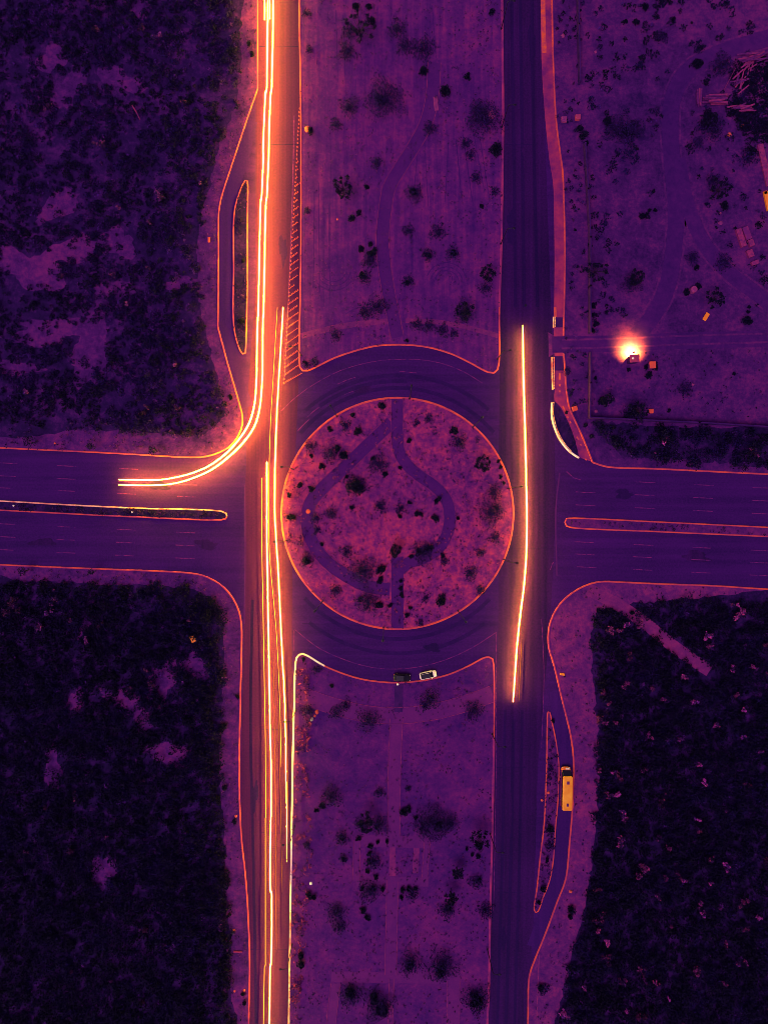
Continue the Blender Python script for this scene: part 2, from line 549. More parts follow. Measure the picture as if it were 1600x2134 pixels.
# asphalt: one base sheet, with the two north-south carriageways laid on it
sheet('road', [(-FAR, 700), (430, 930), (430, -FAR), (1190, -FAR), (1190, 940), (1600 + FAR, 900), (1600 + FAR, 1400), (1240, 1250), (1240, 2134 + FAR), (470, 2134 + FAR), (470, 1230), (-FAR, 1230)], 0.0, M['road'])
struct(strip('carriageway_west', [(583, -FAR), (583, 0), (583, 600), (570, 800), (560, 1060), (558, 1340), (558, 1600), (562, 2134), (552, 2134 + FAR)], [100, 100, 100, 104, 100, 100, 112, 110, 100, 100], .005, M['road_l']))
struct(strip('carriageway_east', [(1086, -FAR), (1086, 0), (1090, 300), (1096, 700), (1098, 1060), (1092, 1300), (1074, 1600), (1066, 1900), (1056, 2134), (1044, 2134 + FAR)], [86, 86, 92, 108, 120, 108, 92, 92, 88, 90], .005, M['road_r']))
strip('bus_bay', smooth_line([(520, 250), (498, 340), (474, 420), (471, 560), (471, 690), (490, 790), (512, 850)], 12), 34, .009, M['lane'])
strip('bus_bay', smooth_line([(1155, 1440), (1172, 1520), (1179, 1600), (1177, 1690), (1170, 1790), (1160, 1840), (1140, 1900), (1112, 1975)], 12), 30, .009, M['lane'])

far_l, far_t, far_b, far_r = -FAR, -FAR, 2134 + FAR, 1600 + FAR
Z = .12
sheet('plot_northwest', NW + [(far_l, far_t)], Z, M['nw'], .2)
sheet('plot_southwest', [(far_l, far_b)] + SW, Z, M['nw'], .2)
sheet('plot_northeast', NE + [(far_r, far_t)], Z, M['ground'], .2)
sheet('plot_southeast', SE + [(far_r, far_b)], Z, M['verge_r'], .2)
sheet('median_north', NMED, Z, M['median'], .2)
sheet('median_south', SMED, Z, M['median_s'], .2)
sheet('median_west', WMED, Z, M['dark_soil'], .2)
sheet('median_east', EMED, Z, M['verge'], .2)
sheet('roundabout_island', ISLE, Z, M['island'], .2)
sheet('bay_island_west', WBAY, Z, M['dark_soil'], .2)
sheet('bay_island_east', EBAY, Z, M['verge'], .2)

# kerbs
kerb(nw_edge_a, M['kerb'], 2.6)
kerb(smooth_line(nw_edge_b, 12), M['kerb'], 2.6)
kerb(smooth_line(nw_edge_c, 8), M['kerb'], 3.2)
kerb(SW, M['kerb'], 3.2)
i0 = min(range(len(NMED)), key=lambda i: math.dist(NMED[i], (1040, 640)))
kerb(NMED[:i0 + 1], M['kerb'], 3.4)
kerb(NMED[i0:], M['kerb_dim'], 5.0)
i1 = min(range(len(SMED)), key=lambda i: math.dist(SMED[i], (676, 1388)))
i2 = min(range(len(SMED)), key=lambda i: math.dist(SMED[i], (1029, 1540)))
i3 = min(range(len(SMED)), key=lambda i: math.dist(SMED[i], (605.5, 1900)))
kerb(SMED[:i3 + 1], M['kerb_hot_and_lit'], 4.0)  # less pale colour paints the streak light fading down this kerb
kerb(SMED[i3:i1 + 1], M['kerb_white_and_lit'], 3.8)  # pale colour stands for the streak light falling on this kerb
kerb(SMED[i1:i2 + 1], M['kerb'], 3.2)
kerb(SMED[i2:], M['kerb_dim'], 5.0)
iwm = min(range(len(WMED)), key=lambda i: math.dist(WMED[i], (472, 1074)))
kerb(WMED[:iwm + 1], M['kerb_hot_and_lit'], 3.0)  # north edge coloured hotter to paint in light from the bright pair
kerb(WMED[iwm:], M['kerb'], 3.0)
kerb(EMED, M['kerb'], 3.0)
iw = min(range(len(EMED)), key=lambda i: math.dist(EMED[i], (1177, 1088)))
kerb(smooth_line(ne_edge_top, 10), M['kerb'], 3.4)
kerb(smooth_line(ne_edge_bot, 8), M['kerb'], 3.4)
kerb(smooth_line(ne_edge_e, 12), M['kerb'], 3.4)
kerb(SE, M['kerb'], 3.4)
kerb(WBAY, M['kerb'], 2.8, closed=True)
kerb(EBAY, M['kerb'], 2.8, closed=True)
kerb(ISLE, M['kerb'], 4.4, closed=True)
# gutter lines just outside some kerbs
def offset_line(pts, d):
    L, R = ribbon_px(pts, 2 * abs(d))
    return L if d > 0 else R
for line, d in ((SW, 4), (WMED, -4.5), (EMED, -4.5), (SE, -4.5)):
    pass
strip('gutter', offset_line(WMED, 5), 2.0, .004, M['paint'])
strip('gutter', offset_line(EMED, -5), 2.0, .004, M['paint'])

# red walkway beside the east carriageway
wl_left = smooth_line([(1126, -FAR), (1126, 0), (1129, 150), (1137, 262), (1144, 330), (1152, 382), (1154, 450), (1155, 540), (1154, 661)], 12)
wl_right = smooth_line([(1148, -FAR), (1148, 0), (1152, 169), (1157, 255), (1165, 319), (1170, 356), (1173, 431), (1175, 540), (1173, 661)], 12)
sheet('walkway', wl_left + wl_right[::-1], .06, M['walk'], .1)
sheet('walkway', [(1154, 682), (1172, 682), (1172, 742), (1155, 742)], .06, M['walk'], .1)
sheet('walkway', smooth_line([(1156, 772), (1156, 812), (1155, 835), (1166, 846), (1180, 872), (1192, 900), (1201, 930), (1206, 952)], 8) + [(1220, 958), (1231, 961)] + smooth_line([(1223, 939), (1212, 912), (1197, 879), (1184, 849), (1178, 811), (1175, 772)], 8), .06, M['walk'], .1)
sheet('walkway_patch', [(1155, 661), (1172, 661), (1172, 682), (1155, 682)], .055, M['walk_dark'], .1)
sheet('walkway_patch', [(1154, 742), (1174, 742), (1175, 772), (1155, 772)], .055, M['walk_dark'], .1)
corner = smooth_line([(1150, 839), (1149, 860), (1152, 879), (1161, 905), (1172, 924), (1187, 941), (1206, 954)], 6)
sheet('corner_verge', corner + smooth_line([(1206, 952), (1201, 930), (1192, 900), (1180, 872), (1166, 846), (1156, 837)], 6), .07, M['dark_soil'], .1)
kerb(corner, M['kerb_white_and_lit'], 4.2)
kerb([(1150, 744), (1151, 812)], M['kerb_hot_and_lit'], 3.0)
kerb([(1153, 660), (1153, 683)], M['kerb_hot_and_lit'], 2.6)
# dots and dashes on the walkway, and a painted glow at its top
for pts in ([(1166, 778), (1166, 792)], [(1166, 800), (1166, 805)], [(1166, 813), (1166, 817)], [(1172, 846), (1178, 858)], [(1182, 867), (1183, 871)], [(1187, 878), (1189, 882)], [(1201, 910), (1206, 916)], [(1209, 925), (1211, 929)], [(1219, 956), (1222, 959)]):
    strip('walkway_marking_and_glow', pts, 3.0, .066, M['paint_o'])
strip('walkway_marking_and_glow', [(1156, 640), (1157, 660)], 5, .066, M['paint_o'])
strip('walkway_marking_and_glow', smooth_line([(1131, -FAR), (1131, 0), (1132, 60), (1134, 110)], 12), 9, .066, M['paint_o'])  # orange strip paints in the glow on the walkway's top end
strip('path_edging', smooth_line([(1123, 1990), (1120, 2060), (1118, 2134), (1106, 2134 + FAR)], 20), 2, Z + .006, M['path_edge'])

# dirt tracks on the north-east plot
def track(line, w, z=Z + .006, mat='sand', name='dirt_track'):
    return strip(name, smooth_line(line, 10), w, z, M[mat])
track([(1150, 718), (1230, 717), (1320, 714), (1420, 710), (1600, 705), (1900, 690)], 34)
track([(1600 + FAR, -500), (1700, 40), (1600, 78), (1500, 110), (1430, 150), (1400, 210), (1396, 280), (1402, 360), (1408, 440), (1402, 530), (1385, 610), (1355, 665), (1325, 700)], 34, Z + .011)
track([(1412, 330), (1430, 420), (1462, 500), (1510, 560), (1600, 630), (1800, 760)], 30, Z + .016)
track([(1225, 1228), (1290, 1262), (1345, 1300), (1400, 1345), (1450, 1380), (1478, 1398)], 26, Z + .012, 'track_sand')
sheet('track_mouth', [(1142, 692), (1156, 700), (1176, 698), (1178, 738), (1156, 736), (1143, 744)], .014, M['verge_r'])
for off in (-9, 9):
    track([(1170, 717 + off), (1230, 716 + off), (1320, 713 + off), (1420, 709 + off), (1600, 704 + off)], 4, Z + .021, 'verge', 'wheel_rut')

for ln_, w_ in (([(1600, 78), (1500, 110), (1430, 150), (1400, 210), (1396, 280), (1402, 360), (1408, 440), (1402, 530), (1385, 610), (1355, 665)], 40), ([(1430, 420), (1462, 500), (1510, 560), (1600, 630)], 36)):
    for e_ in ribbon_px(smooth_line(ln_, 10), w_):
        strip('track_edge', e_, 4, Z + .004, M['verge'])
# wheel marks scraped into the upper median
scr = [([(x, y0), (x + dx, (y0 + y1) / 2), (x + 2 * dx, y1)]) for x, dx, y0, y1 in ((655, -1, 400, 600), (664, 1, 380, 610), (674, 0, 410, 640), (684, 2, 400, 630), (690, -2, 300, 560), (872, -6, 300, 420), (884, 4, 290, 430), (950, 6, 290, 420), (964, 10, 280, 420), (985, 12, 270, 400), (935, -4, 280, 420), (1000, 10, 290, 420), (700, 2, 20, 170), (715, 3, 30, 200), (900, 4, 10, 120))]
for cx_, cy_, r_, a0, a1 in ((695, 560, 36, .2, 2.6), (695, 560, 27, .3, 2.8), (695, 560, 45, .4, 2.4), (930, 590, 34, 3.4, 6.6), (930, 590, 26, 3.2, 6.4), (930, 590, 43, 3.5, 6.2), (925, 580, 17, 2.9, 6.9), (760, 700, 60, 4.0, 5.4)):
    scr.append([(cx_ + r_ * math.cos(a0 + (a1 - a0) * t / 10), cy_ + r_ * math.sin(a0 + (a1 - a0) * t / 10)) for t in range(11)])
for k, pts_ in enumerate(scr):
    strip('wheel_mark', smooth_line(pts_, 8), 2.2, Z + .0015 + .0001 * k, M['mark'])
# paths
def path(line, w, z=Z + .005, edges=True, mat='path', step=10, name='footpath'):
    pts = smooth_line(line, step)
    o = strip(name, pts, w, z, M[mat])
    if edges:
        L, R = ribbon_px(pts, w)
        for e in (L, R):
            kerb(e, M['path_edge'], 1.5, z + .05, z - .04, name='path_edging')
    return o
path([(828, 703), (820, 662), (808, 600), (800, 545), (797, 500), (802, 440), (812, 388), (834, 350), (860, 308), (885, 262), (900, 205), (905, 130)], 27)
path([(828, 832), (828, 905), (831, 938), (846, 966), (872, 990), (904, 1012), (930, 1042), (937, 1080), (930, 1116), (910, 1146), (880, 1164), (848, 1174), (834, 1188)], 25)
path([(816, 880), (770, 924), (720, 972), (670, 1020), (648, 1046), (640, 1080), (644, 1112), (662, 1148), (690, 1178), (726, 1202), (766, 1222), (812, 1228)], 27, Z + .010)
path([(828, 1160), (828, 1230), (828, 1309)], 26, Z + .015, False)
path([(621, 1446), (690, 1470), (760, 1487), (826, 1492), (900, 1484), (970, 1466), (1026, 1446)], 34, Z + .005, True, 'path_s')
path([(831, 1426), (830, 1484)], 18, Z + .010, False, 'walk_dark')
path([(826, 1498), (822, 1600), (820, 1745)], 26, Z + .012, True, 'path_s')
path([(818, 1835), (816, 1920), (814, 2032)], 24, Z + .012, True, 'path_s')
path([(740, 1752), (895, 1756)], 24, Z + .016, False, 'path_s')
path([(742, 1836), (892, 1838)], 20, Z + .018, False, 'path_s')
path([(744, 1750), (742, 1836)], 14, Z + .020, True, 'path_s')
path([(890, 1755), (884, 1836)], 12, Z + .020, True, 'path_s')
path([(690, 2036), (958, 2040)], 22, Z + .014, False, 'path_s')
path([(945, 2045), (944, 2134), (940, 2400)], 26, Z + .016, True, 'path_s')
path([(700, 2050), (690, 2134), (684, 2400)], 20, Z + .016, True, 'path_s')
path([(816, 2040), (813, 2134), (806, 2400)], 10, Z + .018, True, 'verge_r')
strip('paving_strip', [(818, 1762), (817, 1826)], 13, Z + .009, M['track_sand'])
strip('paving_strip', [(868, 1764), (865, 1820)], 12, Z + .009, M['track_sand'])
strip('trodden_path', smooth_line([(628, 700), (700, 682), (770, 672), (826, 668)], 10), 12, Z + .004, M['track_sand'])
strip('trodden_path', smooth_line([(845, 668), (920, 672), (980, 684), (1038, 700)], 10), 10, Z + .004, M['track_sand'])

# painted lines on the asphalt
def dash(x0, y0, x1, y1, w=1.7, z=.013, mat='paint'):
    strip('lane_marking', [(x0, y0), ((x0 + x1) / 2, (y0 + y1) / 2), (x1, y1)], w, z, M[mat])
sl = .0475
for y, xs in ((1004, (1324, 1446, 1568, 1690)), (1025, (1199, 1322, 1444, 1566, 1688)), (1052, (1199, 1322, 1444, 1566, 1688)),
              (1129, (1196, 1320, 1440, 1564, 1686)), (1154.5, (1197, 1318, 1440, 1563, 1685)), (1181, (1202, 1319, 1440, 1560, 1682))):
    for x in xs:
        yy = y + sl * (x - (1324 if y == 1004 else 1199))
        dash(x, yy, x + 41, yy + 41 * sl)
for y, xs in ((970, (-126, -4, 119, 248)), (997, (-128, -7, 118, 246, 370)), (1022, (-130, -14, 116, 244, 369)),
              (1097, (-128, -8, 118, 244, 367)), (1124, (-128, -8, 118, 242, 366)), (1151, (-130, -12, 117, 240, 366))):
    for x in xs:
        yy = y + sl * (x - 118)
        dash(x, yy, x + 40, yy + 40 * sl)
LINE_Z = .013
def line(pts, w=1.5, mat='paint', step=8):
    strip('lane_marking', smooth_line(pts, step), w, LINE_Z, M[mat])
line([(586, 856), (616, 828), (652, 802), (700, 776), (740, 762), (780, 753), (820, 749), (872, 749), (920, 757), (965, 774), (1005, 798)])
line([(614, 1312), (660, 1348), (700, 1368), (752, 1386), (800, 1394), (860, 1392), (920, 1378), (980, 1352), (1034, 1318)])
line([(1034, 1320), (1034, 1500), (1032, 1700), (1028, 1900)], 1.2)
line([(613, 1314), (613, 1358)], 1.2)
line([(704, 800), (722, 792), (740, 786)]); line([(832, 774), (850, 775), (868, 777)]); line([(620, 898), (632, 885), (644, 874)])
line([(640, 870), (652, 858), (664, 849)]); line([(718, 822), (730, 817), (736, 815)]); line([(1128, 1290), (1133, 1400), (1128, 1560)], 1.3)
line([(1180, 982), (1196, 996), (1210, 1000)], 1.5); line([(1146, 1188), (1150, 1176), (1153, 1172)], 1.5)
line([(613, 240), (611, 340), (604, 560), (593, 790)], 2.0)
# cross joints, patches and wheel-polished bands in the asphalt
for k, (x0, x1, y_) in enumerate(((545, 601, 1736), (547, 600, 1520), (1034, 1098, 1600), (1040, 1120, 1008), (1050, 1118, 560), (1050, 1118, 300), (1036, 1090, 1860), (516, 600, 1980), (540, 624, 300), (540, 622, 96), (1060, 1150, 1142), (630, 700, 1300))):
    strip('tar_joint', [(x0, y_), ((x0 + x1) / 2, y_ + .8), (x1, y_ + .3)], 1.3, .0112, M['band'])
for k, (x_, y_, w_, h_) in enumerate(((1064, 470, 18, 60), (1098, 330, 20, 44), (1108, 90, 14, 80), (1060, 1700, 16, 70), (1046, 1960, 16, 50), (90, 1130, 46, 18), (330, 1012, 50, 16), (1450, 1160, 60, 20), (1300, 1030, 40, 18), (760, 812, 36, 14), (900, 1350, 40, 14), (590, 520, 16, 60), (530, 1660, 14, 60), (430, 1135, 44, 20))):
    soil_patch(x_, y_, w_ / 2, h_ / 2, 0.02, ('band', 'road_r')[k % 2], .0105 + .0001 * k, 'asphalt_patch')
for xs_, w_ in (([(1066, -200), (1066, 0), (1070, 300), (1074, 640)], 7), ([(1084, -200), (1084, 0), (1088, 300), (1092, 640)], 7), ([(1108, -200), (1108, 0), (1112, 300), (1120, 640)], 7), ([(1052, 1480), (1046, 1800), (1036, 2134), (1030, 2400)], 6), ([(1070, 1500), (1064, 1800), (1054, 2134), (1048, 2400)], 7), ([(1088, 1480), (1082, 1800), (1072, 2134), (1066, 2400)], 6), ([(526, 1250), (522, 1500), (528, 1800), (534, 2134)], 6)):
    strip('wheel_band', smooth_line(xs_, 30), w_, .0098, M['band'])
for r_, a0, a1 in ((262, -2.45, -.7), (288, -2.3, -.85), (262, .75, 2.4), (292, .9, 2.25), (276, -2.2, -1.5)):
    strip('wheel_band', [(CIRC_C[0] + r_ * math.cos(a0 + (a1 - a0) * t / 40), CIRC_C[1] + r_ * math.sin(a0 + (a1 - a0) * t / 40)) for t in range(41)], 8, .0096, M['band_ring'])
# faint seams where the cross roads meet the carriageways
line([(510, 1010), (511, 1150), (509, 1300)], 3, 'seam'); line([(1166, 985), (1158, 1060), (1160, 1200)], 3, 'seam')

# ------------------------------------------------------------------ VEGETATION
def vnoise(x, y, scale, seed):
    """smooth value noise 0..1 for arrays"""
    r = np.random.default_rng(seed)
    tab = r.random((64, 64))
    u, v = np.asarray(x) * scale, np.asarray(y) * scale
    i, j = np.floor(u).astype(int), np.floor(v).astype(int)
    fu, fv = u - i, v - j
    fu, fv = fu * fu * (3 - 2 * fu), fv * fv * (3 - 2 * fv)
    g = lambda a, b: tab[a % 64, b % 64]
    return (g(i, j) * (1 - fu) + g(i + 1, j) * fu) * (1 - fv) + (g(i, j + 1) * (1 - fu) + g(i + 1, j + 1) * fu) * fv

def inside(poly, x, y):
    poly = np.asarray(poly)
    c = np.zeros(len(x), bool)
    n = len(poly)
    j = n - 1
    for i in range(n):
        xi, yi = poly[i]; xj, yj = poly[j]
        m = ((yi > y) != (yj > y)) & (x < (xj - xi) * (y - yi) / ((yj - yi) if yj != yi else 1e-9) + xi)
        c ^= m
        j = i
    return c

def leaves_mesh(name, C, size, col, rng, up=.35, aspect=.7):
    """one small folded leaf face per row of C (n,3); size (n,), col (n,3)"""
    n = len(C)
    d = rng.normal(size=(n, 3))
    d[:, 2] = np.abs(d[:, 2]) + up
    d /= np.linalg.norm(d, axis=1, keepdims=True)
    a = np.cross(d, rng.normal(size=(n, 3)))
    a /= np.linalg.norm(a, axis=1, keepdims=True) + 1e-9
    b = np.cross(d, a)
    s = size[:, None] * .5
    t = s * aspect
    # pointed quad, tip bent down a little
    V = np.empty((n, 4, 3))
    V[:, 0] = C - a * s
    V[:, 1] = C - b * t
    V[:, 2] = C + a * s - d * s * .35
    V[:, 3] = C + b * t
    me = bpy.data.meshes.new(name)
    me.vertices.add(4 * n)
    me.vertices.foreach_set('co', V.reshape(-1))
    me.loops.add(4 * n)
    me.loops.foreach_set('vertex_index', np.arange(4 * n, dtype=np.int32))
    me.polygons.add(n)
    me.polygons.foreach_set('loop_start', np.arange(0, 4 * n, 4, dtype=np.int32))
    me.polygons.foreach_set('loop_total', np.full(n, 4, dtype=np.int32))
    at = me.attributes.new('Col', 'FLOAT_COLOR', 'POINT')
    cc = np.ones((n, 4, 4))
    cc[:, :, :3] = col[:, None, :]
    at.data.foreach_set('color', cc.reshape(-1))
    me.materials.append(M['leaf'])
    me.update(calc_edges=True)
    return me

def dome(rng, n, r, h, z0=0.0, shell=.45):
    """points in a lumpy dome of radius r and height h"""
    th = rng.random(n) * 2 * math.pi
    cz = rng.random(n) ** .8
    rad = (1 - shell * rng.random(n) ** 2) * r
    lump = 1 + .22 * np.sin(3 * th + rng.random() * 6) + .15 * np.sin(5 * th + rng.random() * 6)
    k = np.sqrt(1 - cz ** 2 * .98)
    return np.stack([rad * k * lump * np.cos(th), rad * k * lump * np.sin(th), z0 + h * (.12 + .88 * cz * rad / r)], 1)

NE_TRACKS = smooth_line([(1700, 40), (1600, 78), (1500, 110), (1430, 150), (1400, 210), (1396, 280), (1402, 360), (1408, 440), (1402, 530), (1385, 610), (1355, 665), (1325, 700)], 14) + smooth_line([(1412, 330), (1430, 420), (1462, 500), (1510, 560), (1600, 630)], 14)
def off_track(x, y):
    d = np.full(len(x), 1e9)
    for a, b in NE_TRACKS: d = np.minimum(d, np.hypot(x - a, y - b))
    return np.clip((d - 18) / 6, 0, 1)
SE_TRACK = smooth_line([(1262, 1250), (1300, 1268), (1345, 1300), (1400, 1345), (1450, 1380), (1482, 1402)], 10)
def off_se_track(x, y):
    d = np.full(len(x), 1e9)
    for a, b in SE_TRACK: d = np.minimum(d, np.hypot(x - a, y - b))
    d = d + (vnoise(x, y, .09, 77) - .5) * 9
    return np.clip((d - 10) / 6, 0, 1)
def thicket(name, label, poly, density, classes, seed, clear=(), hmax=2.6, clear_noise=None, thin=None):
    """a mass of scrub: thousands of shrubs built from leaf faces, one object"""
    rng = np.random.default_rng(seed)
    pa = np.asarray(poly, float)
    x0, y0 = pa.min(0); x1, y1 = pa.max(0)
    n = int((x1 - x0) * (y1 - y0) * S * S * density)
    x = rng.uniform(x0, x1, n); y = rng.uniform(y0, y1, n)
    # ragged outline
    jx = (vnoise(x, y, .05, seed + 1) - .5) * 26; jy = (vnoise(x, y, .05, seed + 2) - .5) * 26
    keep = inside(pa, x + jx, y + jy)
    for (cx, cy, rx, ry, rot) in clear:
        c, s_ = math.cos(rot), math.sin(rot)
        dx, dy = x + jx - cx, y + jy - cy
        q = ((dx * c + dy * s_) / rx) ** 2 + ((-dx * s_ + dy * c) / ry) ** 2
        keep &= (q > rng.uniform(.45, 1.15, n)) | (rng.random(n) < .06)
    if clear_noise:
        sc_, th_ = clear_noise
        f = .6 * vnoise(x, y, sc_, seed + 3) + .4 * vnoise(x, y, sc_ * 2.7, seed + 4)
        keep &= (f < th_) | (rng.random(n) < .12)
    if thin is not None:
        keep &= rng.random(n) < thin(x, y)
    x, y = x[keep], y[keep]
    cls = rng.choice(len(classes), len(x), p=[c[0] for c in classes])
    big = vnoise(x, y, .02, seed + 5)
    Cs, Ss, Ks = [], [], []
    for i in range(len(x)):
        _, col, rr, hh = classes[cls[i]]
        r = rng.uniform(*rr) * (.75 + .5 * big[i])
        h = min(hmax, rng.uniform(*hh)) * (.7 + .6 * big[i])
        m = int(9 + 24 * r * r)
        pts = dome(rng, m, r, h)
        bx, by, _ = P(x[i], y[i])
        pts[:, 0] += bx; pts[:, 1] += by; pts[:, 2] += Z
        Cs.append(pts)
        Ss.append(rng.uniform(.28, .6, m))
        tone = rng.uniform(.6, 1.5) * (.65 + .7 * big[i])
        k = np.asarray(col)[None, :] * tone * rng.uniform(.55, 1.6, (m, 1))
        Ks.append(k)
    me = leaves_mesh(name, np.concatenate(Cs), np.concatenate(Ss), np.concatenate(Ks), rng)
    o = link(bpy.data.objects.new(name, me))
    return tag(o, label, 'scrub', None, 'stuff')

DARK = (.0058, .0012, .029)
INK = (.0030, .0007, .0150)
MIDP = (.024, .0035, .062)
PURP = (.055, .008, .090)
PINK = (.19, .020, .150)
ROSE = (.36, .040, .13)

def scrub_floor(poly, mat, z=Z + .003, grow=0.0):
    rng = np.random.default_rng(5)
    pts = smooth_line(poly, 9, True)
    pts = [(x + rng.normal() * 2.2, y + rng.normal() * 2.2) for x, y in pts]
    return sheet('scrub_floor', pts, z, M[mat])
nw_poly = [(-60, -60), (496, -60), (500, 60), (503, 150), (488, 225), (455, 310), (432, 400), (416, 470), (412, 560), (420, 650), (440, 730), (456, 800), (466, 858), (448, 890), (405, 908), (300, 900), (180, 896), (-60, 884)]
nw_clear = [(250, 165, 45, 24, .3), (135, 190, 30, 45, .6), (110, 120, 28, 30, 0), (245, 505, 34, 32, 0), (190, 730, 40, 75, .3), (60, 560, 75, 42, .4), (110, 690, 90, 26, 0), (30, 765, 60, 14, 0), (380, 590, 40, 12, 0), (150, 520, 60, 24, -.4), (290, 15, 30, 18, 0), (120, 430, 60, 22, -.5), (230, 600, 40, 14, 0)]
scrub_floor(nw_poly, 'nw_floor')
for k, c in enumerate(nw_clear): soil_patch(c[0], c[1], c[2], c[3], c[4], 'nw', Z + .007 + .004 * k)
thicket('scrub', 'dense dark scrub with bare pinkish clearings covering the upper left plot', nw_poly, .92,
        [(.60, (.0082, .0015, .034), (.35, 1.0), (.4, 1.2)), (.16, (.0042, .0010, .019), (.5, 1.4), (.7, 1.9)), (.20, (.026, .0036, .066), (.3, .9), (.3, 1.0)), (.04, PURP, (.3, .7), (.3, .8))],
        101, nw_clear, clear_noise=(.030, .62))
sw_poly = [(-60, 1212), (60, 1212), (200, 1218), (330, 1222), (400, 1228), (440, 1250), (462, 1285), (466, 1340), (462, 1480), (458, 1600), (466, 1740), (470, 1860), (480, 1960), (478, 2050), (492, 2200), (-60, 2200)]
sw_clear = [(338, 1425, 30, 45, .2), (350, 1570, 48, 26, 0), (405, 1390, 30, 24, 0), (260, 1460, 50, 16, .3), (215, 1815, 26, 34, 0), (160, 1460, 16, 26, 0), (110, 1600, 20, 40, 0), (300, 1500, 26, 22, 0), (185, 1290, 9, 40, .4)]
scrub_floor(sw_poly, 'dark_soil')
for k, c in enumerate(sw_clear): soil_patch(*c, 'nw', Z + .007 + .004 * k)
thicket('scrub', 'almost black closed scrub filling the lower left plot', sw_poly, 1.05,
        [(.52, DARK, (.4, 1.1), (.5, 1.6)), (.38, INK, (.6, 1.7), (.9, 2.4)), (.08, MIDP, (.4, 1.0), (.4, 1.2)), (.02, PURP, (.4, .8), (.5, 1.2))],
        202, sw_clear)
se_poly = [(1248, 1275), (1290, 1262), (1330, 1258), (1450, 1248), (1660, 1256), (1660, 2200), (1160, 2200), (1170, 2080), (1190, 1990), (1215, 1900), (1232, 1800), (1243, 1690), (1246, 1560), (1240, 1450), (1234, 1380), (1232, 1320)]
se_clear = [(1345, 1300, 26, 12, .7), (1400, 1345, 42, 13, .7), (1450, 1378, 34, 14, .7), (1300, 1266, 34, 12, .6), (1410, 1375, 16, 13, 0), (1252, 1320, 9, 8, 0)]
scrub_floor(se_poly, 'dark_soil')
thicket('scrub', 'near black scrub dotted with pale blossom filling the lower right plot', se_poly, 1.05,
        [(.50, DARK, (.4, 1.1), (.5, 1.6)), (.40, INK, (.6, 1.7), (.9, 2.4)), (.09, MIDP, (.4, 1.0), (.4, 1.2)), (.01, PURP, (.4, .7), (.5, 1.2))],
        303, [(1410, 1377, 16, 13, 0), (1252, 1320, 9, 8, 0)], thin=off_se_track)
est_poly = [(1236, 880), (1320, 886), (1450, 892), (1660, 902), (1660, 968), (1480, 962), (1380, 955), (1300, 950), (1275, 930), (1248, 905)]
scrub_floor(est_poly, 'dark_soil')
thicket('scrub', 'dark strip of scrub between the thin wall and the right hand road', est_poly, .55,
        [(.55, DARK, (.6, 1.3), (.6, 1.6)), (.32, INK, (.8, 1.6), (.9, 2.0)), (.11, MIDP, (.5, 1.0), (.4, 1.0)), (.02, PINK, (.3, .5), (.5, .9))], 404)
ne_poly = [(1200, -60), (1660, -60), (1660, 640), (1560, 640), (1520, 600), (1440, 480), (1420, 400), (1380, 420), (1360, 560), (1300, 640), (1240, 690), (1228, 500), (1216, 300), (1206, 180)]
thicket('scrub', 'patchy low dark scrub scattered over the upper right plot beside the dirt tracks', ne_poly, .42,
        [(.60, DARK, (.4, 1.0), (.3, 1.0)), (.22, INK, (.5, 1.3), (.5, 1.4)), (.18, MIDP, (.4, .9), (.3, .8))], 505,
        [(1395, 330, 34, 300, 0), (1440, 140, 110, 26, -.4), (1470, 500, 40, 110, -.6), (1345, 470, 50, 160, .1), (1540, 590, 90, 30, .7), (1300, 560, 36, 90, 0)],
        clear_noise=(.03, .40), thin=off_track)
ne2_poly = [(1210, 620), (1240, 620), (1245, 690), (1232, 870), (1180, 860), (1184, 740), (1185, 300), (1160, 230), (1164, -60), (1198, -60), (1204, 180), (1222, 420)]
thicket('scrub', 'thin weedy strip between the red walkway and the thin grey wall', ne2_poly, .30,
        [(.5, DARK, (.3, .7), (.2, .7)), (.3, MIDP, (.3, .7), (.2, .6)), (.2, PURP, (.3, .6), (.2, .5))], 606, clear_noise=(.04, .55))
mass_poly = [(1540, 125), (1600, 120), (1680, 140), (1680, 330), (1560, 290), (1520, 240), (1515, 180)]
thicket('scrub', 'solid black overgrown mass beside the timber heaps at the right edge', mass_poly, 1.0,
        [(.3, DARK, (.5, 1.1), (.3, .8)), (.7, INK, (.7, 1.4), (.4, 1.0))], 707)

def tufts(name, label, poly, density, cols, size, seed, hole=None):
    """sparse grass tufts and weeds"""
    rng = np.random.default_rng(seed)
    pa = np.asarray(poly, float)
    x0, y0 = pa.min(0); x1, y1 = pa.max(0)
    n = int((x1 - x0) * (y1 - y0) * S * S * density)
    x = rng.uniform(x0, x1, n); y = rng.uniform(y0, y1, n)
    keep = inside(pa, x, y) & (rng.random(n) < np.clip(vnoise(x, y, .04, seed) * 1.8 - .35, .05, 1))
    if hole is not None: keep &= hole(x, y)
    x, y = x[keep], y[keep]
    Cs, Ss, Ks = [], [], []
    for i in range(len(x)):
        m = int(rng.integers(5, 14))
        r = rng.uniform(.12, .45) * size
        pts = dome(rng, m, r, r * rng.uniform(.8, 1.5))
        bx, by, _ = P(x[i], y[i])
        pts += (bx, by, Z)
        Cs.append(pts); Ss.append(rng.uniform(.15, .34, m) * size ** .5)
        c = cols[rng.integers(len(cols))]
        Ks.append(np.asarray(c)[None, :] * rng.uniform(.6, 1.5, (m, 1)))
    o = link(bpy.data.objects.new(name, leaves_mesh(name, np.concatenate(Cs), np.concatenate(Ss), np.concatenate(Ks), rng)))
    return tag(o, label, 'weeds', None, 'stuff')

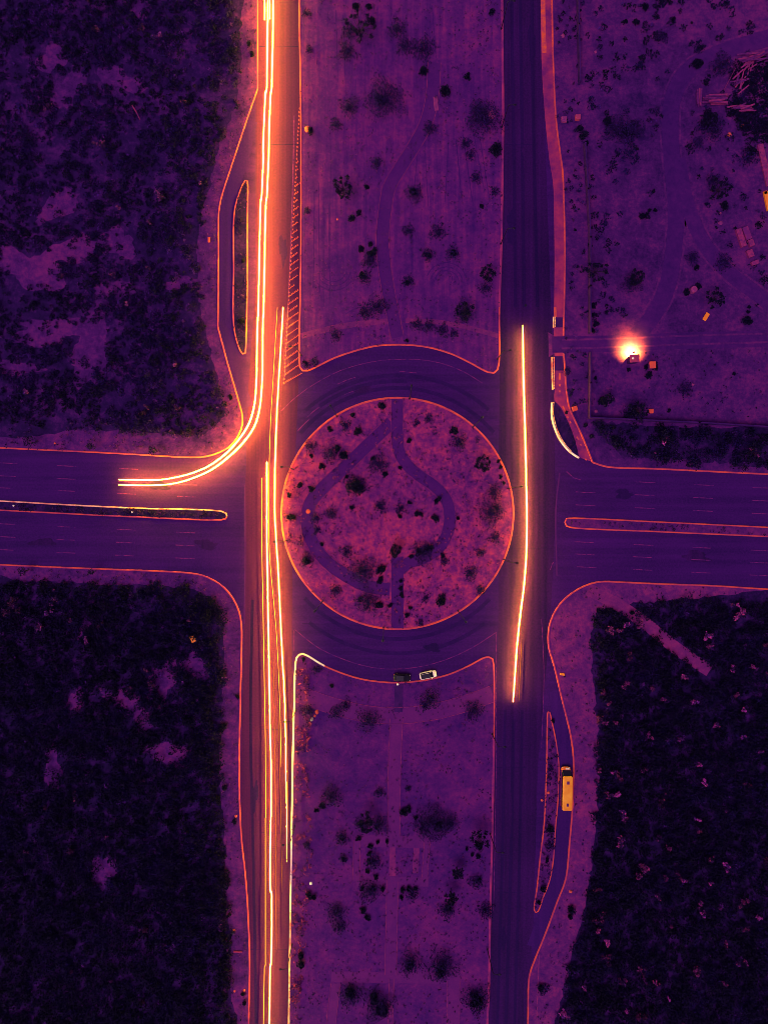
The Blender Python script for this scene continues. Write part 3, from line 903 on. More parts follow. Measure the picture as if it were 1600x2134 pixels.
clipN = [p for p in NMED if -80 < p[1] < 2300]
clipS = [p for p in SMED if -80 < p[1] < 2220]
tufts('weeds', 'sparse grass tufts over the upper median', [(626, -60)] + clipN + [(1044, -60)], .6, [MIDP, (.035, .005, .075), PURP, (.13, .012, .12)], .85, 21)
tufts('weeds', 'sparse grass tufts over the lower median', clipS, .6, [MIDP, (.035, .005, .075), PURP, (.12, .011, .115)], .85, 22)
tufts('weeds', 'dry tufts over the round island', ISLE, .95, [MIDP, (.05, .006, .085), (.12, .012, .11), (.28, .028, .11)], 1.0, 23)
tufts('weeds', 'tall roadside weeds along the left kerb of the lower median', [(615, 1376), (640, 1380), (650, 1480), (640, 1600), (652, 1780), (640, 1900), (622, 2134), (606, 2134), (610, 1800), (614, 1600), (617, 1480)], 2.2, [(.22, .022, .09), (.34, .034, .09), MIDP, (.08, .008, .08)], 1.7, 24)
tufts('weeds', 'tall roadside weeds inside the left rim of the round island', [(592, 1020), (600, 985), (622, 975), (632, 1020), (632, 1110), (640, 1160), (622, 1180), (602, 1130), (591, 1080)], 2.2, [(.2, .02, .10), (.34, .034, .10), MIDP], 2.0, 25)
tufts('weeds', 'rough weeds filling the narrow left median strip', [(-60, 1046), (140, 1055), (280, 1062), (462, 1069), (468, 1075), (462, 1080), (280, 1074), (-60, 1058)], 3.2, [DARK, MIDP, (.05, .007, .07), (.012, .003, .03)], 1.5, 26)
tufts('weeds', 'low weeds filling the narrow right median strip', [(1660, 1106), (1375, 1092), (1185, 1084), (1185, 1095), (1375, 1105), (1660, 1117)], 2.0, [MIDP, PURP, DARK], 1.1, 27)
tufts('weeds', 'weeds on the narrow left bay island', w_bay, 2.0, [DARK, MIDP, PURP], 1.2, 28)
tufts('weeds', 'weeds on the narrow right bay island', e_bay, 2.0, [DARK, MIDP, MIDP, PURP], 1.3, 29)
tufts('weeds', 'weedy verge between the upper left road and the dark scrub', [(503, -60), (534, -60), (534, 186), (508, 250), (476, 350), (452, 430), (452, 680), (474, 770), (500, 868), (490, 905), (450, 940), (400, 948), (-60, 930), (-60, 890), (300, 905), (440, 905), (470, 860), (440, 740), (418, 640), (418, 470), (460, 310), (492, 225), (506, 150)], .8, [MIDP, PURP, (.10, .011, .10), DARK], 1.1, 30)
tufts('weeds', 'weedy verge between the lower left road and the dark scrub', [(-60, 1180), (160, 1188), (400, 1199), (445, 1215), (484, 1252), (499, 1304), (498, 1440), (495, 1594), (500, 1734), (514, 1914), (516, 2180), (488, 2180), (474, 1960), (466, 1740), (460, 1600), (464, 1340), (455, 1270), (400, 1226), (-60, 1210)], .9, [MIDP, PURP, DARK, (.10, .011, .10)], 1.1, 31)
tufts('weeds', 'sparse weeds on the sandy verge around the lower right plot', [(1660, 1232), (1285, 1218), (1236, 1222), (1190, 1246), (1150, 1300), (1150, 1350), (1200, 1540), (1198, 1700), (1182, 1840), (1110, 2040), (1106, 2180), (1160, 2180), (1215, 1900), (1245, 1690), (1236, 1380), (1250, 1280), (1300, 1250), (1660, 1246)], .35, [MIDP, PURP, DARK], 1.1, 32)
tufts('weeds', 'dark weeds inside the white kerb beside the red walkway', [(1153, 845), (1165, 846), (1180, 872), (1192, 900), (1201, 930), (1204, 950), (1187, 937), (1172, 920), (1161, 900), (1153, 872)], 2.0, [DARK, MIDP], 1.1, 33)
tufts('weeds', 'grass tufts on the fenced field around the lit guard house', [(1230, 735), (1660, 730), (1660, 880), (1232, 868)], .3, [MIDP, DARK, PURP], 1.1, 34)

# --- single bushes and trees -------------------------------------------------------------
REGIONS = [
    ('on the round island', lambda x, y: math.dist((x, y), CIRC_C) < CIRC_R, (588, 829, 1068, 1311)),
    ('on the upper median', lambda x, y: 622 < x < 1050 and y < 790, (624, 0, 1048, 777)),
    ('on the lower median', lambda x, y: 600 < x < 1032 and y > 1360, (604, 1363, 1029, 2134)),
    ('on the left bay island', lambda x, y: 484 < x < 518 and 370 < y < 742, (484, 370, 518, 742)),
    ('on the right bay island', lambda x, y: 1110 < x < 1166 and 1480 < y < 1905, (1110, 1480, 1166, 1905)),
    ('on the upper left plot', lambda x, y: x < 540 and y < 960, (0, 0, 520, 950)),
    ('on the lower left plot', lambda x, y: x < 530 and y > 1160, (0, 1180, 510, 2134)),
    ('on the upper right plot', lambda x, y: x > 1140 and y < 1000, (1160, 0, 1600, 985)),
    ('on the lower right plot', lambda x, y: x > 1080 and y > 1200, (1110, 1215, 1600, 2134)),
    ('beside the road', lambda x, y: True, (0, 0, 1600, 2134)),
]
COUNT = {}
PENDING = []
ORD = ['first', 'second', 'third', 'fourth', 'fifth', 'sixth', 'seventh', 'eighth', 'ninth', 'tenth', 'eleventh', 'twelfth', 'thirteenth', 'fourteenth', 'fifteenth']
def place_words(x, y):
    for name, test, (x0, y0, x1, y1) in REGIONS:
        if test(x, y):
            u, v = (x - x0) / (x1 - x0), (y - y0) / (y1 - y0)
            nv = 5 if (y1 - y0) > 600 else 3
            rows = ['top', 'upper', 'middle', 'lower', 'bottom'] if nv == 5 else ['upper', 'middle', 'lower']
            r = rows[min(nv - 1, max(0, int(v * nv)))]
            c = ['left', 'centre', 'right'][min(2, max(0, int(u * 3)))]
            return name, r + ' ' + c
    return 'beside the road', ''
def defer_label(o, what, cat, x, y, group):
    """labels are written at the end, when all look-alikes of one spot are known"""
    reg, sect = place_words(x, y)
    o['category'] = cat
    o['group'] = group + ' ' + reg
    PENDING.append((o, what, reg, sect, x, y))
def write_labels():
    cells = {}
    for t in PENDING:
        cells.setdefault((t[1], t[2], t[3]), []).append(t)
    for (what, reg, sect), ts in cells.items():
        ts.sort(key=lambda t: (t[5], t[4]))
        for i, t in enumerate(ts):
            lab = f'{what} {reg}, {sect}'
            if len(ts) > 1:
                lab += f', {ORD[min(i, 14)]} from top'
            t[0]['label'] = lab

def size_word(r):
    return 'small' if r < 8 else ('mid sized' if r < 14 else 'large')

def bush(x, y, kind, rp, squash=(1.0, 1.0), rot=0.0):
    rng = np.random.default_rng(int(x * 7 + y * 13))
    r = rp * S * {'D': 1.12, 'S': 1.1}.get(kind, 1.0)
    root = empty({'D': 'dark_bush', 'S': 'loose_shrub', 'T': 'branching_tree', 'P': 'blossom_shrub', 'G': 'street_tree'}[kind], P(x, y)[:2] + (Z,), rot)
    if kind == 'D':
        h = r * rng.uniform(.9, 1.3)
        pts, k = [], max(2, int(2 + r * 2))
        for i in range(k):
            a = rng.random() * 6.28; d = rng.random() ** .7 * r * .55
            rr = r * rng.uniform(.42, .62)
            q = dome(rng, int(18 + 70 * rr * rr), rr, h * rng.uniform(.6, 1.0), .15, .6)
            q[:, 0] += math.cos(a) * d; q[:, 1] += math.sin(a) * d
            pts.append(q)
        C = np.concatenate(pts)
        col = np.asarray(INK)[None] * rng.uniform(.6, 1.7, (len(C), 1))
        sz = rng.uniform(.3, .55, len(C))
        stem_h = h * .6
    elif kind == 'S':
        h = min(r * rng.uniform(.45, .7), 2.6)
        n = int(40 + 60 * r * r)
        C = dome(rng, n, r, h, .1, .95)
        C[:, :2] += rng.normal(size=(n, 2)) * r * .10
        col = np.asarray((.013, .0018, .044))[None] * rng.uniform(.5, 2.0, (n, 1))
        sz = rng.uniform(.25, .5, n)
        stem_h = h * .7
    elif kind == 'P':
        h = max(r * rng.uniform(.8, 1.2), .9)
        n = int(30 + 46 * r * r)
        lob = []
        for q in range(int(rng.integers(2, 5))):
            m_ = max(8, n // 3)
            d_ = dome(rng, m_, r * rng.uniform(.28, .62), h * rng.uniform(.5, 1.0), rng.uniform(1.2, 1.9), .5)
            d_[:, :2] += rng.normal(size=2) * r * .48
            lob.append(d_)
        C = np.concatenate(lob)
        n = len(C)
        f = vnoise(C[:, 0] + 40, C[:, 1] + 40, 1.3, int(x)) 
        pal = np.where(f[:, None] > .52, np.asarray(PINK)[None], np.asarray((.045, .006, .075))[None])
        pal = np.where((rng.random(n) < .10)[:, None], np.asarray(ROSE)[None], pal)
        col = pal * rng.uniform(.45, 1.35, (n, 1)) * rng.choice([.45, .7, 1.0, 1.3, 1.9])
        if x < 520: col = col * np.asarray((.42, .6, .62))[None]
        sz = rng.uniform(.3, .62, n)
        stem_h = h * .7 + 1.3
    elif kind == 'G':
        h = 4.0
        n = int(60 + 60 * r * r)
        C = dome(rng, n, r, 1.9, 2.0, .7)
        C[:, :2] += rng.normal(size=(n, 2)) * r * .08
        col = np.asarray((.005, .0010, .018))[None] * rng.uniform(.6, 1.8, (n, 1))
        sz = rng.uniform(.22, .42, n)
        stem_h = 2.9
    limbs = MB()
    if kind == 'T':
        h = 2.2 + r * .9
        k = int(7 + r * 3)
        pts = []
        lean = (rng.normal() * .2, rng.normal() * .2)
        top = Vector((lean[0], lean[1], h * .55))
        for i in range(k):
            a = 2 * math.pi * (i + rng.uniform(-.35, .35)) / k
            d = r * rng.uniform(.35, 1.0)
            e = Vector((math.cos(a) * d, math.sin(a) * d, h * rng.uniform(.72, 1.0)))
            midp = top.lerp(e, .5) + Vector((0, 0, .15))
            limbs.tube([top - Vector((0, 0, .1)), midp, e], [.09, .06, .035], 5)
            rr = rng.uniform(.40, .75)
            q = dome(rng, int(34 + 20 * rr), rr, rr * .9, 0, .8)
            q += np.asarray(e - Vector((0, 0, rr * .3)))
            pts.append(q)
        C = np.concatenate(pts)
        col = np.asarray(INK)[None] * rng.uniform(.6, 1.8, (len(C), 1))
        sz = rng.uniform(.26, .48, len(C))
        stem_h = h * .58
        tr = MB().tube([(0, 0, -.1), (lean[0] * .4, lean[1] * .4, stem_h * .5), (lean[0], lean[1], stem_h)], [.20, .15, .11], 7).build('trunk', M['bark'], root)
        limbs.build('branches', M['bark'], tr)
    else:
        MB().tube([(0, 0, -.1), (.03, .02, stem_h * .5), (.06, -.03, stem_h)], [.10 if kind != 'G' else .13, .08, .04], 6).build('trunk', M['bark'], root)
    C[:, 0] *= squash[0]; C[:, 1] *= squash[1]
    link(bpy.data.objects.new('crown', leaves_mesh('crown', C, sz, col, rng)), root)
    what = size_word(rp) + ' ' + {'D': 'compact black bush', 'S': 'loose dark shrub', 'T': 'open branching tree', 'P': 'pale blossoming shrub', 'G': 'dark round street tree'}[kind]
    cat = 'tree' if kind in 'TG' else 'bush'
    defer_label(root, what, cat, x, y, {'D': 'black bushes', 'S': 'loose shrubs', 'T': 'branching trees', 'P': 'blossoming shrubs', 'G': 'street trees'}[kind])
    return root

BUSHES = '''
T 716 408 24;D 746 445 7;D 735 458 9;D 754 521 8;D 770 508 7;D 775 528 11;S 770 545 16
T 752 84 30;D 742 18 9;D 768 16 8;D 773 48 9;S 727 70 16;S 827 65 19;S 842 100 17;S 880 105 24;D 882 150 11;S 722 110 20
S 800 212 38;D 793 208 12;S 727 225 18;S 700 262 12;D 926 190 13;D 972 163 8;D 1025 28 8;S 1008 252 34;S 995 240 20;D 1030 316 14
S 785 340 12;S 862 405 18;D 860 402 9;D 763 390 7;S 990 372 12;S 980 325 12;D 1003 432 6;S 850 483 13;S 912 485 16
D 890 532 9;S 890 532 14;D 943 530 8;S 943 530 15;T 1012 580 16;T 965 657 18;S 965 657 20;D 850 590 7;S 850 588 13;D 755 575 8;S 760 580 14
S 788 640 20;S 760 652 16;S 868 678 13;S 893 681 13;S 922 690 13;S 945 696 9;D 648 277 9;S 640 30 9;S 644 105 8;S 1010 600 14;S 640 440 7
S 1030 400 9;S 895 270 14;S 970 300 12;D 848 710 4;S 640 762 8;D 636 757 5;S 655 755 9;S 700 700 12
D 797 848 9;D 735 866 7;S 720 885 11;D 687 894 6;D 745 900 9;D 704 936 9;D 717 950 11;S 690 945 18;S 648 930 12;D 672 972 8;D 648 950 5
D 625 1011 7;D 648 1020 8;D 742 1014 19;S 742 1014 22;D 723 994 5;S 788 968 20;D 777 956 6;D 802 990 8;D 853 920 6;D 945 898 9;S 955 922 16
S 893 873 9;S 868 883 7;T 1000 970 18;D 833 975 4;S 1027 1028 16;S 1022 1070 26;D 1034 1057 6;S 1030 1120 11;D 733 1058 6;S 690 1070 12
S 792 1055 13;D 853 1046 5;D 867 1070 7;D 878 1071 6;D 832 1075 6;S 833 1060 10;D 911 1042 8;D 907 1080 9;T 823 1147 13
D 872 1150 8;D 893 1142 10;D 858 1160 6;S 880 1150 22;D 792 1186 11;D 793 1208 8;S 755 1190 28;D 640 1168 9;S 640 1168 13;S 765 1255 22
D 790 1260 9;D 812 1262 6;D 752 1250 7;D 918 1250 12;D 853 1266 5;D 848 1280 6;S 887 1248 7;S 978 1195 15;D 608 1078 10;D 602 1033 6;S 875 1298 7
D 1038 962 4;D 1043 974 5;D 1044 995 5;D 1049 1008 4;S 1000 1152 9;S 722 1150 13;D 834 1210 5;D 834 1225 6;D 835 1240 6;S 700 1230 12;S 1000 1230 10
D 670 1132 5;S 660 1105 9;D 920 1160 6;S 925 1170 9;D 953 1080 4;S 658 1080 10
S 642 1482 16;D 690 1430 5;S 985 1480 20;S 895 1455 20;S 768 1500 22;S 720 1470 12;S 700 1485 14;S 885 1470 10;D 632 1372 5;S 660 1395 10
D 672 1675 8;S 690 1658 22;D 660 1688 5;T 765 1702 22;S 788 1718 20;S 755 1718 16;D 842 1690 9;D 852 1684 7;D 866 1703 5;S 905 1712 34;D 912 1720 12;S 880 1722 18;S 935 1715 18
T 995 1735 19;D 998 1760 8;D 994 1784 7;D 984 1780 4;D 973 1768 4;T 951 1808 11;T 938 1858 14;S 990 1836 14;D 1000 1834 6;S 930 1895 17;D 932 1890 8;S 1010 1896 17
S 700 1900 20;S 707 1930 14;D 757 1895 8;D 765 1912 7;D 645 1865 8;D 654 1868 6;D 625 1988 9;D 626 2006 9;S 855 2005 24;D 853 2010 9;S 920 2010 30;D 918 2018 14
D 730 2066 14;S 730 2070 24;D 778 2076 12;D 796 2100 16;S 788 2092 30;S 990 2080 28;D 990 2080 16;S 712 1745 15;D 714 1745 6;S 716 1788 9;D 716 1788 5;S 790 1650 11
D 748 1748 6;D 770 1762 6;D 768 1778 6;D 768 1796 6;D 768 1814 6;D 784 1826 6;S 780 1795 16;D 790 1754 6;D 806 1752 5;S 770 1855 22;D 754 1850 5;D 778 1850 6;D 798 1852 6
D 838 1854 6;D 852 1852 6;D 866 1850 5;D 836 1868 5;S 858 1862 14;S 640 1760 8;S 850 1642 6
D 1213 285 10;D 1206 270 9;D 1222 298 7;S 1280 272 26;D 1264 258 11;S 1312 272 26;D 1300 280 10;D 1338 18 10;D 1324 48 8;D 1300 50 6;D 1400 42 7;S 1375 78 11
T 1232 575 23;T 1312 592 19;S 1312 592 20;D 1340 454 10;D 1350 440 5;D 1360 400 4;D 1364 438 4;T 1485 410 24;S 1482 378 14;D 1505 430 10;D 1560 320 12;S 1555 330 18
T 1475 632 22;D 1452 596 8;D 1430 612 8;D 1548 668 10;D 1560 672 8;D 1558 640 4;D 1556 650 4;T 1318 862 20;D 1312 862 15;S 1320 862 24;D 1362 764 9;D 1352 782 9;D 1345 768 7
D 1308 770 5;D 1252 834 10;T 1255 838 12;D 1470 252 20;S 1478 270 26;S 1450 300 14;D 1450 140 14;S 1500 140 24;D 1240 789 4;S 1425 813 15;D 1527 780 4
D 1232 640 7;D 1236 658 7;D 1240 676 7;D 1233 690 6;D 1226 512 6;S 1180 775 9;D 1178 860 4;D 1218 885 5;D 1230 910 6;D 1392 858 5
S 1505 548 18;D 1450 560 7;S 1440 540 14;T 1375 915 16;P 1380 920 12;T 1555 945 20;P 1560 945 12;G 1538 976 9
G 73 923 14;G 199 932 8;G 327 940 10;G 60 1188 9;G 200 1190 7
D 465 1517 11;D 495 1452 5;D 490 1711 6;D 468 1640 7;D 508 2070 5;D 511 2086 6;D 519 95 6;D 527 115 7;D 481 828 6
D 1187 1892 9;D 1188 1908 7;D 1145 1728 10;D 1132 1848 8;D 1152 1502 4;S 1146 1600 6;D 1126 2056 8;S 1130 2060 12
D 507 545 5;D 503 672 8;S 500 460 6;D 1122 1880 4;D 1140 1790 5;S 1145 1760 9;D 1245 1272 6;D 1315 1275 7
S 1290 1550 12;P 1015 1 5
'''
for ln in BUSHES.strip().splitlines():
    for it in ln.split(';'):
        k, x, y, r = it.split()
        bush(float(x), float(y), k, float(r))

# shrubs that stand out pale from the black scrub
PALE = '''34 1258 19;118 1254 14;110 1275 10;155 1290 8;90 1310 11;117 1228 8;218 1300 7;320 1420 9;185 1333 8;275 1430 8;310 1395 8;160 1650 11;105 1680 9;225 1737 7;310 1928 10;297 1925 6;348 1960 6;155 2016 9;240 2035 6;302 2078 9;470 1915 11;478 2050 7;400 1290 8;385 1420 6;215 1432 6;60 1770 7;155 1765 9;300 1622 7
205 73 9;218 313 12;338 412 14;252 440 5;318 470 6;8 315 9;388 228 9;300 70 10;335 85 12;420 385 6;130 580 9;240 578 9;315 565 6;365 905 12;396 910 11;310 850 7;375 855 8;60 820 9;265 640 8;370 765 6;300 865 8;190 10 6;110 235 10;410 190 7
1265 1305 10;1282 1308 8;1300 1300 7;1330 1300 8;1258 1440 9;1264 1460 8;1246 1490 11;1250 1505 9;1273 1502 6;1352 1432 7;1378 1455 9;1295 1422 8;1520 1260 8;1533 1276 9;1465 1325 10;1470 1345 7;1588 1340 7;1520 1390 9;1558 1380 9;1590 1388 10;1527 1445 7;1540 1473 5;1487 1508 7;1410 1535 7;1540 1530 5
1270 1600 8;1284 1612 9;1262 1650 10;1282 1652 8;1290 1688 9;1295 1700 7;1245 1600 7;1340 1600 9;1372 1670 7;1378 1655 5;1463 1625 8;1552 1632 8;1446 1698 5;1447 1723 5;1290 1742 10;1365 1738 6;1388 1757 7;1336 1808 12;1330 1796 6;1382 1822 8;1404 1815 9;1418 1830 6;1475 1780 8;1505 1803 9;1590 1785 8;1475 1836 6;1240 1845 8;1362 1860 9;1452 1875 7;1492 1885 9;1458 1895 6;1538 1872 9;1571 1903 6
1240 1910 9;1247 1900 7;1240 1932 6;1263 1955 8;1390 1922 5;1546 1932 7;1508 1965 10;1260 1990 10;1330 2015 8;1336 2032 7;1447 2012 9;1531 1998 7;1550 1997 7;1293 2036 8;1363 2040 8;1212 2047 9;1505 2042 8;1383 2068 5;1303 2098 10;1330 2108 10;1168 2105 9;1590 2092 7;1415 2120 8;1450 1590 6;1575 1560 6;1500 1680 6;1345 1530 7;1415 1410 8;1440 1460 7;1310 1365 7'''
for it in PALE.replace('\n', ';').split(';'):
    x, y, r = it.split()
    bush(float(x), float(y), 'P', float(r) * (1.05 if float(x) > 1100 else .85))

# ------------------------------------------------------------------ STREAKS OF LIGHT ON THE ROADS
def streak(label, pts, z, r, mat, step=10, sharp=False, fade=None):
    """luminous line hanging over the lane at lamp height"""
    px = pts if sharp else smooth_line(pts, step)
    wp = [P(x, y, z) for x, y in px]
    rr = [r * (1 if fade is None else max(.008, min(1, (fade[1] - y) / (fade[1] - fade[0])))) for _, y in px]
    if not sharp or mat == 'streak_bright':   # soft ends
        nn = len(rr)
        for i in range(nn):
            d0, d1 = math.dist(px[i], px[0]), math.dist(px[i], px[-1])
            rr[i] *= min(1, .25 + min(d0, d1) / 40)
    o = MB().tube(wp, rr, 8).build('light_streak', M[mat], None, True)
    return tag(o, label, 'light streak', 'streaks of light along the roads')

ZA = 2.3
a_top = [(557, -FAR), (557, 0), (556, 190)]
def join(*segs):
    out = []
    for s_ in segs: out += s_
    return out
A_left = join([(558, -FAR), (558, 0), (556, 188)], [(553, 191), (550, 260), (548, 318)], [(549, 322), (547, 370), (545, 413)], [(543, 417), (541, 500), (540, 560), (538, 657)], [(537, 662), (535, 740)],
              smooth_line([(535, 780), (530, 844), (516, 888), (480, 936), (440, 968), (400, 986), (360, 996), (332, 1000), (290, 1000), (247, 1000)], 8))
A_right = join([(569, -FAR), (569, 0), (569, 48), (566, 188)], [(564, 191), (561, 260), (560, 318)], [(560, 322), (558, 370), (556, 413)], [(554, 417), (552, 500), (551, 560), (549, 657)], [(548, 662), (547, 740)],
               smooth_line([(547, 780), (542, 844), (532, 884), (512, 916), (480, 949), (440, 979), (400, 997), (360, 1008), (320, 1011), (247, 1010.5)], 8))
streak('outer cream light streak of the bright pair bending into the left road', A_left, ZA, .085, 'streak_bright', sharp=True)
streak('inner cream light streak of the bright pair bending into the left road', A_right, ZA, .085, 'streak_bright', sharp=True)
streak('short light streak at the top edge, left of the bright pair', [(550, -FAR), (551, 0), (551, 40)], 2.6, .04, 'streak_mid', sharp=True)
streak('short light streak at the top edge, between the bright pair', [(562, -FAR), (562, 0), (562, 38)], 2.6, .03, 'streak_mid', sharp=True)
streak('long thin white streak skirting the round island and fading down the left road', [(590, 640), (582, 772), (577, 860), (573, 980), (572, 1050), (575, 1120), (579, 1180), (583, 1260), (587, 1348), (592, 1440), (595, 1540), (597, 1700), (597, 1800)], 1.6, .05, 'streak_mid', fade=(1380, 1800))
streak('hairline orange streak just left of the white streak skirting the island', [(578, 640), (570, 776), (563, 900), (560, 1040), (562, 1160), (569, 1240), (576, 1320), (583, 1468), (586, 1600)], .9, .04, 'streak_thin')
streak('white streak running down the left road from beside the junction', join([(556, 963), (556, 1000), (556, 1120), (558, 1240), (560, 1360), (563, 1540), (565, 1594), (565, 1701)], [(564, 1705), (563, 1780), (563, 1857)], [(566, 1861), (566, 1930), (565, 2010)], [(563, 2014), (561, 2134), (548, 2134 + FAR)]), 2.0, .068, 'streak_mid', sharp=True, fade=(1400, 3400))
streak('thinner orange white streak left of the white one down the left road', join([(545, 996), (545, 1060), (546, 1160), (549, 1320), (553, 1540), (554, 1702)], [(553, 1706), (553, 1860), (553, 2012)], [(551, 2016), (549, 2134), (536, 2134 + FAR)]), 1.0, .06, 'streak_thin', sharp=True)
for k, (x0, x1, x2, y0, y1) in enumerate(((570, 574, 576, 1380, 1980), (579, 584, 588, 1440, 1860), (590, 598, 601, 1330, 1760))):
    streak(['leftmost', 'middle', 'rightmost'][k] + ' of three faint orange streaks in the right lane of the lower left road', [(x0, y0), (x1, (y0 + y1) / 2), (x2, y1)], 1.0, .06, 'streak_faint')
E_line = [(1089, 678), (1090, 740), (1091, 800), (1094, 901), (1096.4, 1006), (1097.5, 1056), (1096.7, 1150), (1092, 1217), (1084, 1281), (1077, 1349), (1073, 1405), (1069, 1463)]
streak('single long cream light streak on the right carriageway', E_line, 1.15, .07, 'streak_right')
streak('faint short orange streak beside the lower end of the cream right hand streak', [(1087, 1330), (1084, 1390), (1081, 1462)], .5, .05, 'streak_faint')

# ------------------------------------------------------------------ STREET LAMPS
def lamp_proto():
    root = empty('street_lamp', (0, 0, 0))
    MB().cyl((0, 0, -.1), (0, 0, .25), .24, .22, 10).build('base', M['dark_metal'], root)
    MB().tube([(0, 0, .2), (0, 0, 4.5), (0, 0, 8.6)], [.12, .10, .08], 8).build('pole', M['dark_metal'], root)
    MB().tube([(0, 0, 8.5), (.25, 0, 8.95), (.8, 0, 9.1), (1.3, 0, 9.1)], [.085, .08, .075, .07], 7).build('arm', M['dark_metal'], root)
    hd = MB()
    hd.loft([[(1.2 + t, s_ * .27 * math.cos(a) * w, 9.12 + .10 * math.sin(a) * w) for a in [i * math.pi / 4 for i in range(8)] for s_ in (1,)] for t, w in ((0, .4), (.12, .95), (.4, 1.1), (.62, .85), (.75, .3))])
    h = hd.build('lamp_head', M['dark_metal'], root, True)
    MB().box((1.58, 0, 9.0), (.4, .26, .03)).build('lens', M['glass'], h)
    return root
LAMPS = [((611, 978), 180, 'street lamp on the left rim of the round island, the upper one'), ((598, 1126), 180, 'street lamp on the left rim of the round island, the lower one'),
         ((1058, 1018), 5, 'street lamp on the right rim of the round island, the upper one'), ((1049, 1166), -5, 'street lamp on the right rim of the round island, the lower one'),
         ((799, 1308), -95, 'street lamp on the bottom rim of the round island'), ((672, 1253), -130, 'street lamp on the lower left rim of the round island'),
         ((954, 1273), -58, 'street lamp on the lower right rim of the round island'), ((853, 831), 85, 'street lamp on the top rim of the round island'),
         ((985, 890), 50, 'street lamp on the upper right rim of the round island'), ((702, 868), 125, 'street lamp on the upper left rim of the round island'),
         ((628, 741), 180, 'street lamp at the lower left corner of the upper median'), ((1036, 748), 0, 'street lamp at the lower right corner of the upper median'),
         ((1043, 508), 0, 'street lamp on the right kerb of the upper median, nearest the round island'), ((1045, 265), 0, 'street lamp on the right kerb of the upper median, near the pale disc'),
         ((1044, 60), 0, 'street lamp on the right kerb of the upper median, topmost'),
         ((617, 1480), 180, 'street lamp on the left kerb of the lower median, nearest the island'), ((614, 1723), 180, 'street lamp on the left kerb of the lower median, beside orange weeds'),
         ((609, 1968), 180, 'street lamp on the left kerb of the lower median, lowest'),
         ((1025, 1530), 0, 'street lamp on the right kerb of the lower median, uppermost'), ((1021, 1738), 0, 'street lamp on the right kerb of the lower median, beside branching tree'), ((1015, 1978), 0, 'street lamp on the right kerb of the lower median, lowest')]
proto = lamp_proto()
for i, ((x, y), a, lab) in enumerate(LAMPS):
    o = proto if i == 0 else copy_tree(proto)
    o.location = P(x, y)[:2] + (Z,)
    o.rotation_euler = (0, 0, math.radians(a))
    tag(o, lab, 'street lamp', 'street lamps with one arm')

# ------------------------------------------------------------------ STUD POSTS OF THE HATCHED STRIP
post_me = MB().cyl((0, 0, 0), (0, 0, .10), .15, .13, 8).cyl((0, 0, .10), (0, 0, .36), .08, .09, 8).data('marker_post', M['paint_o'])
cap_me = MB().cyl((0, 0, .36), (0, 0, .42), .12, .10, 8).data('cap', M['paint_o'])
def edge_x(y):   # left edge of the hatched strip
    return 625 + (y - 215) * (592 - 625) / (798 - 215)
n_post = 0
TENS = ['lowest', 'second', 'third', 'fourth', 'fifth', 'sixth', 'seventh', 'eighth', 'ninth', 'tenth', 'eleventh', 'twelfth', 'thirteenth', 'fourteenth', 'fifteenth', 'sixteenth', 'seventeenth', 'eighteenth', 'nineteenth', 'twentieth']
def ROWLAB(k):
    if k < 0: return 'tiny orange marker post in the single dotted file above the hatching'
    if k < 20: return f'tiny orange marker post in the {TENS[k]} slanting row of the hatching, counted upward'
    return 'tiny orange marker post in the short uppermost rows of the dotted hatching'
def marker(x, y, row=0):
    global n_post
    r = empty('marker_post', P(x, y)[:2] + (.008,))
    link(bpy.data.objects.new('post', post_me), r)
    link(bpy.data.objects.new('cap', cap_me), r)
    tag(r, ROWLAB(row), 'marker post', 'marker posts of the dotted hatched strip')
    n_post += 1
rows = []
y = 798.0
while y > 330:
    rows.append(y)
    y -= 16.4
for k, y in enumerate(rows):
    xe = edge_x(y)
    far = 622 if k else 630
    if k in (12, 20, 25): far = xe + 12
    x, yy = xe, y
    while x < far and n_post < 275:
        marker(x, yy, k)
        x += 3.1 if k else 3.6
        yy -= 2.18 if k else 2.0
    marker(edge_x(y - 8.2), y - 8.2, k)
y = 322.0
while y > 225:
    marker(edge_x(y), y, -1); y -= 8.0

# ------------------------------------------------------------------ CARS
def section(x, w, z0, z1, rb=.16, rt=.12):
    """rounded cross section at station x (half width w)"""
    return [(x, -w + rb * .6, z0), (x, w - rb * .6, z0), (x, w, z0 + rb), (x, w, (z0 + z1) / 2), (x, w - .02, z1 - rt), (x, w - rt, z1), (x, -w + rt, z1), (x, -w + .02, z1 - rt), (x, -w, (z0 + z1) / 2), (x, -w, z0 + rb)]

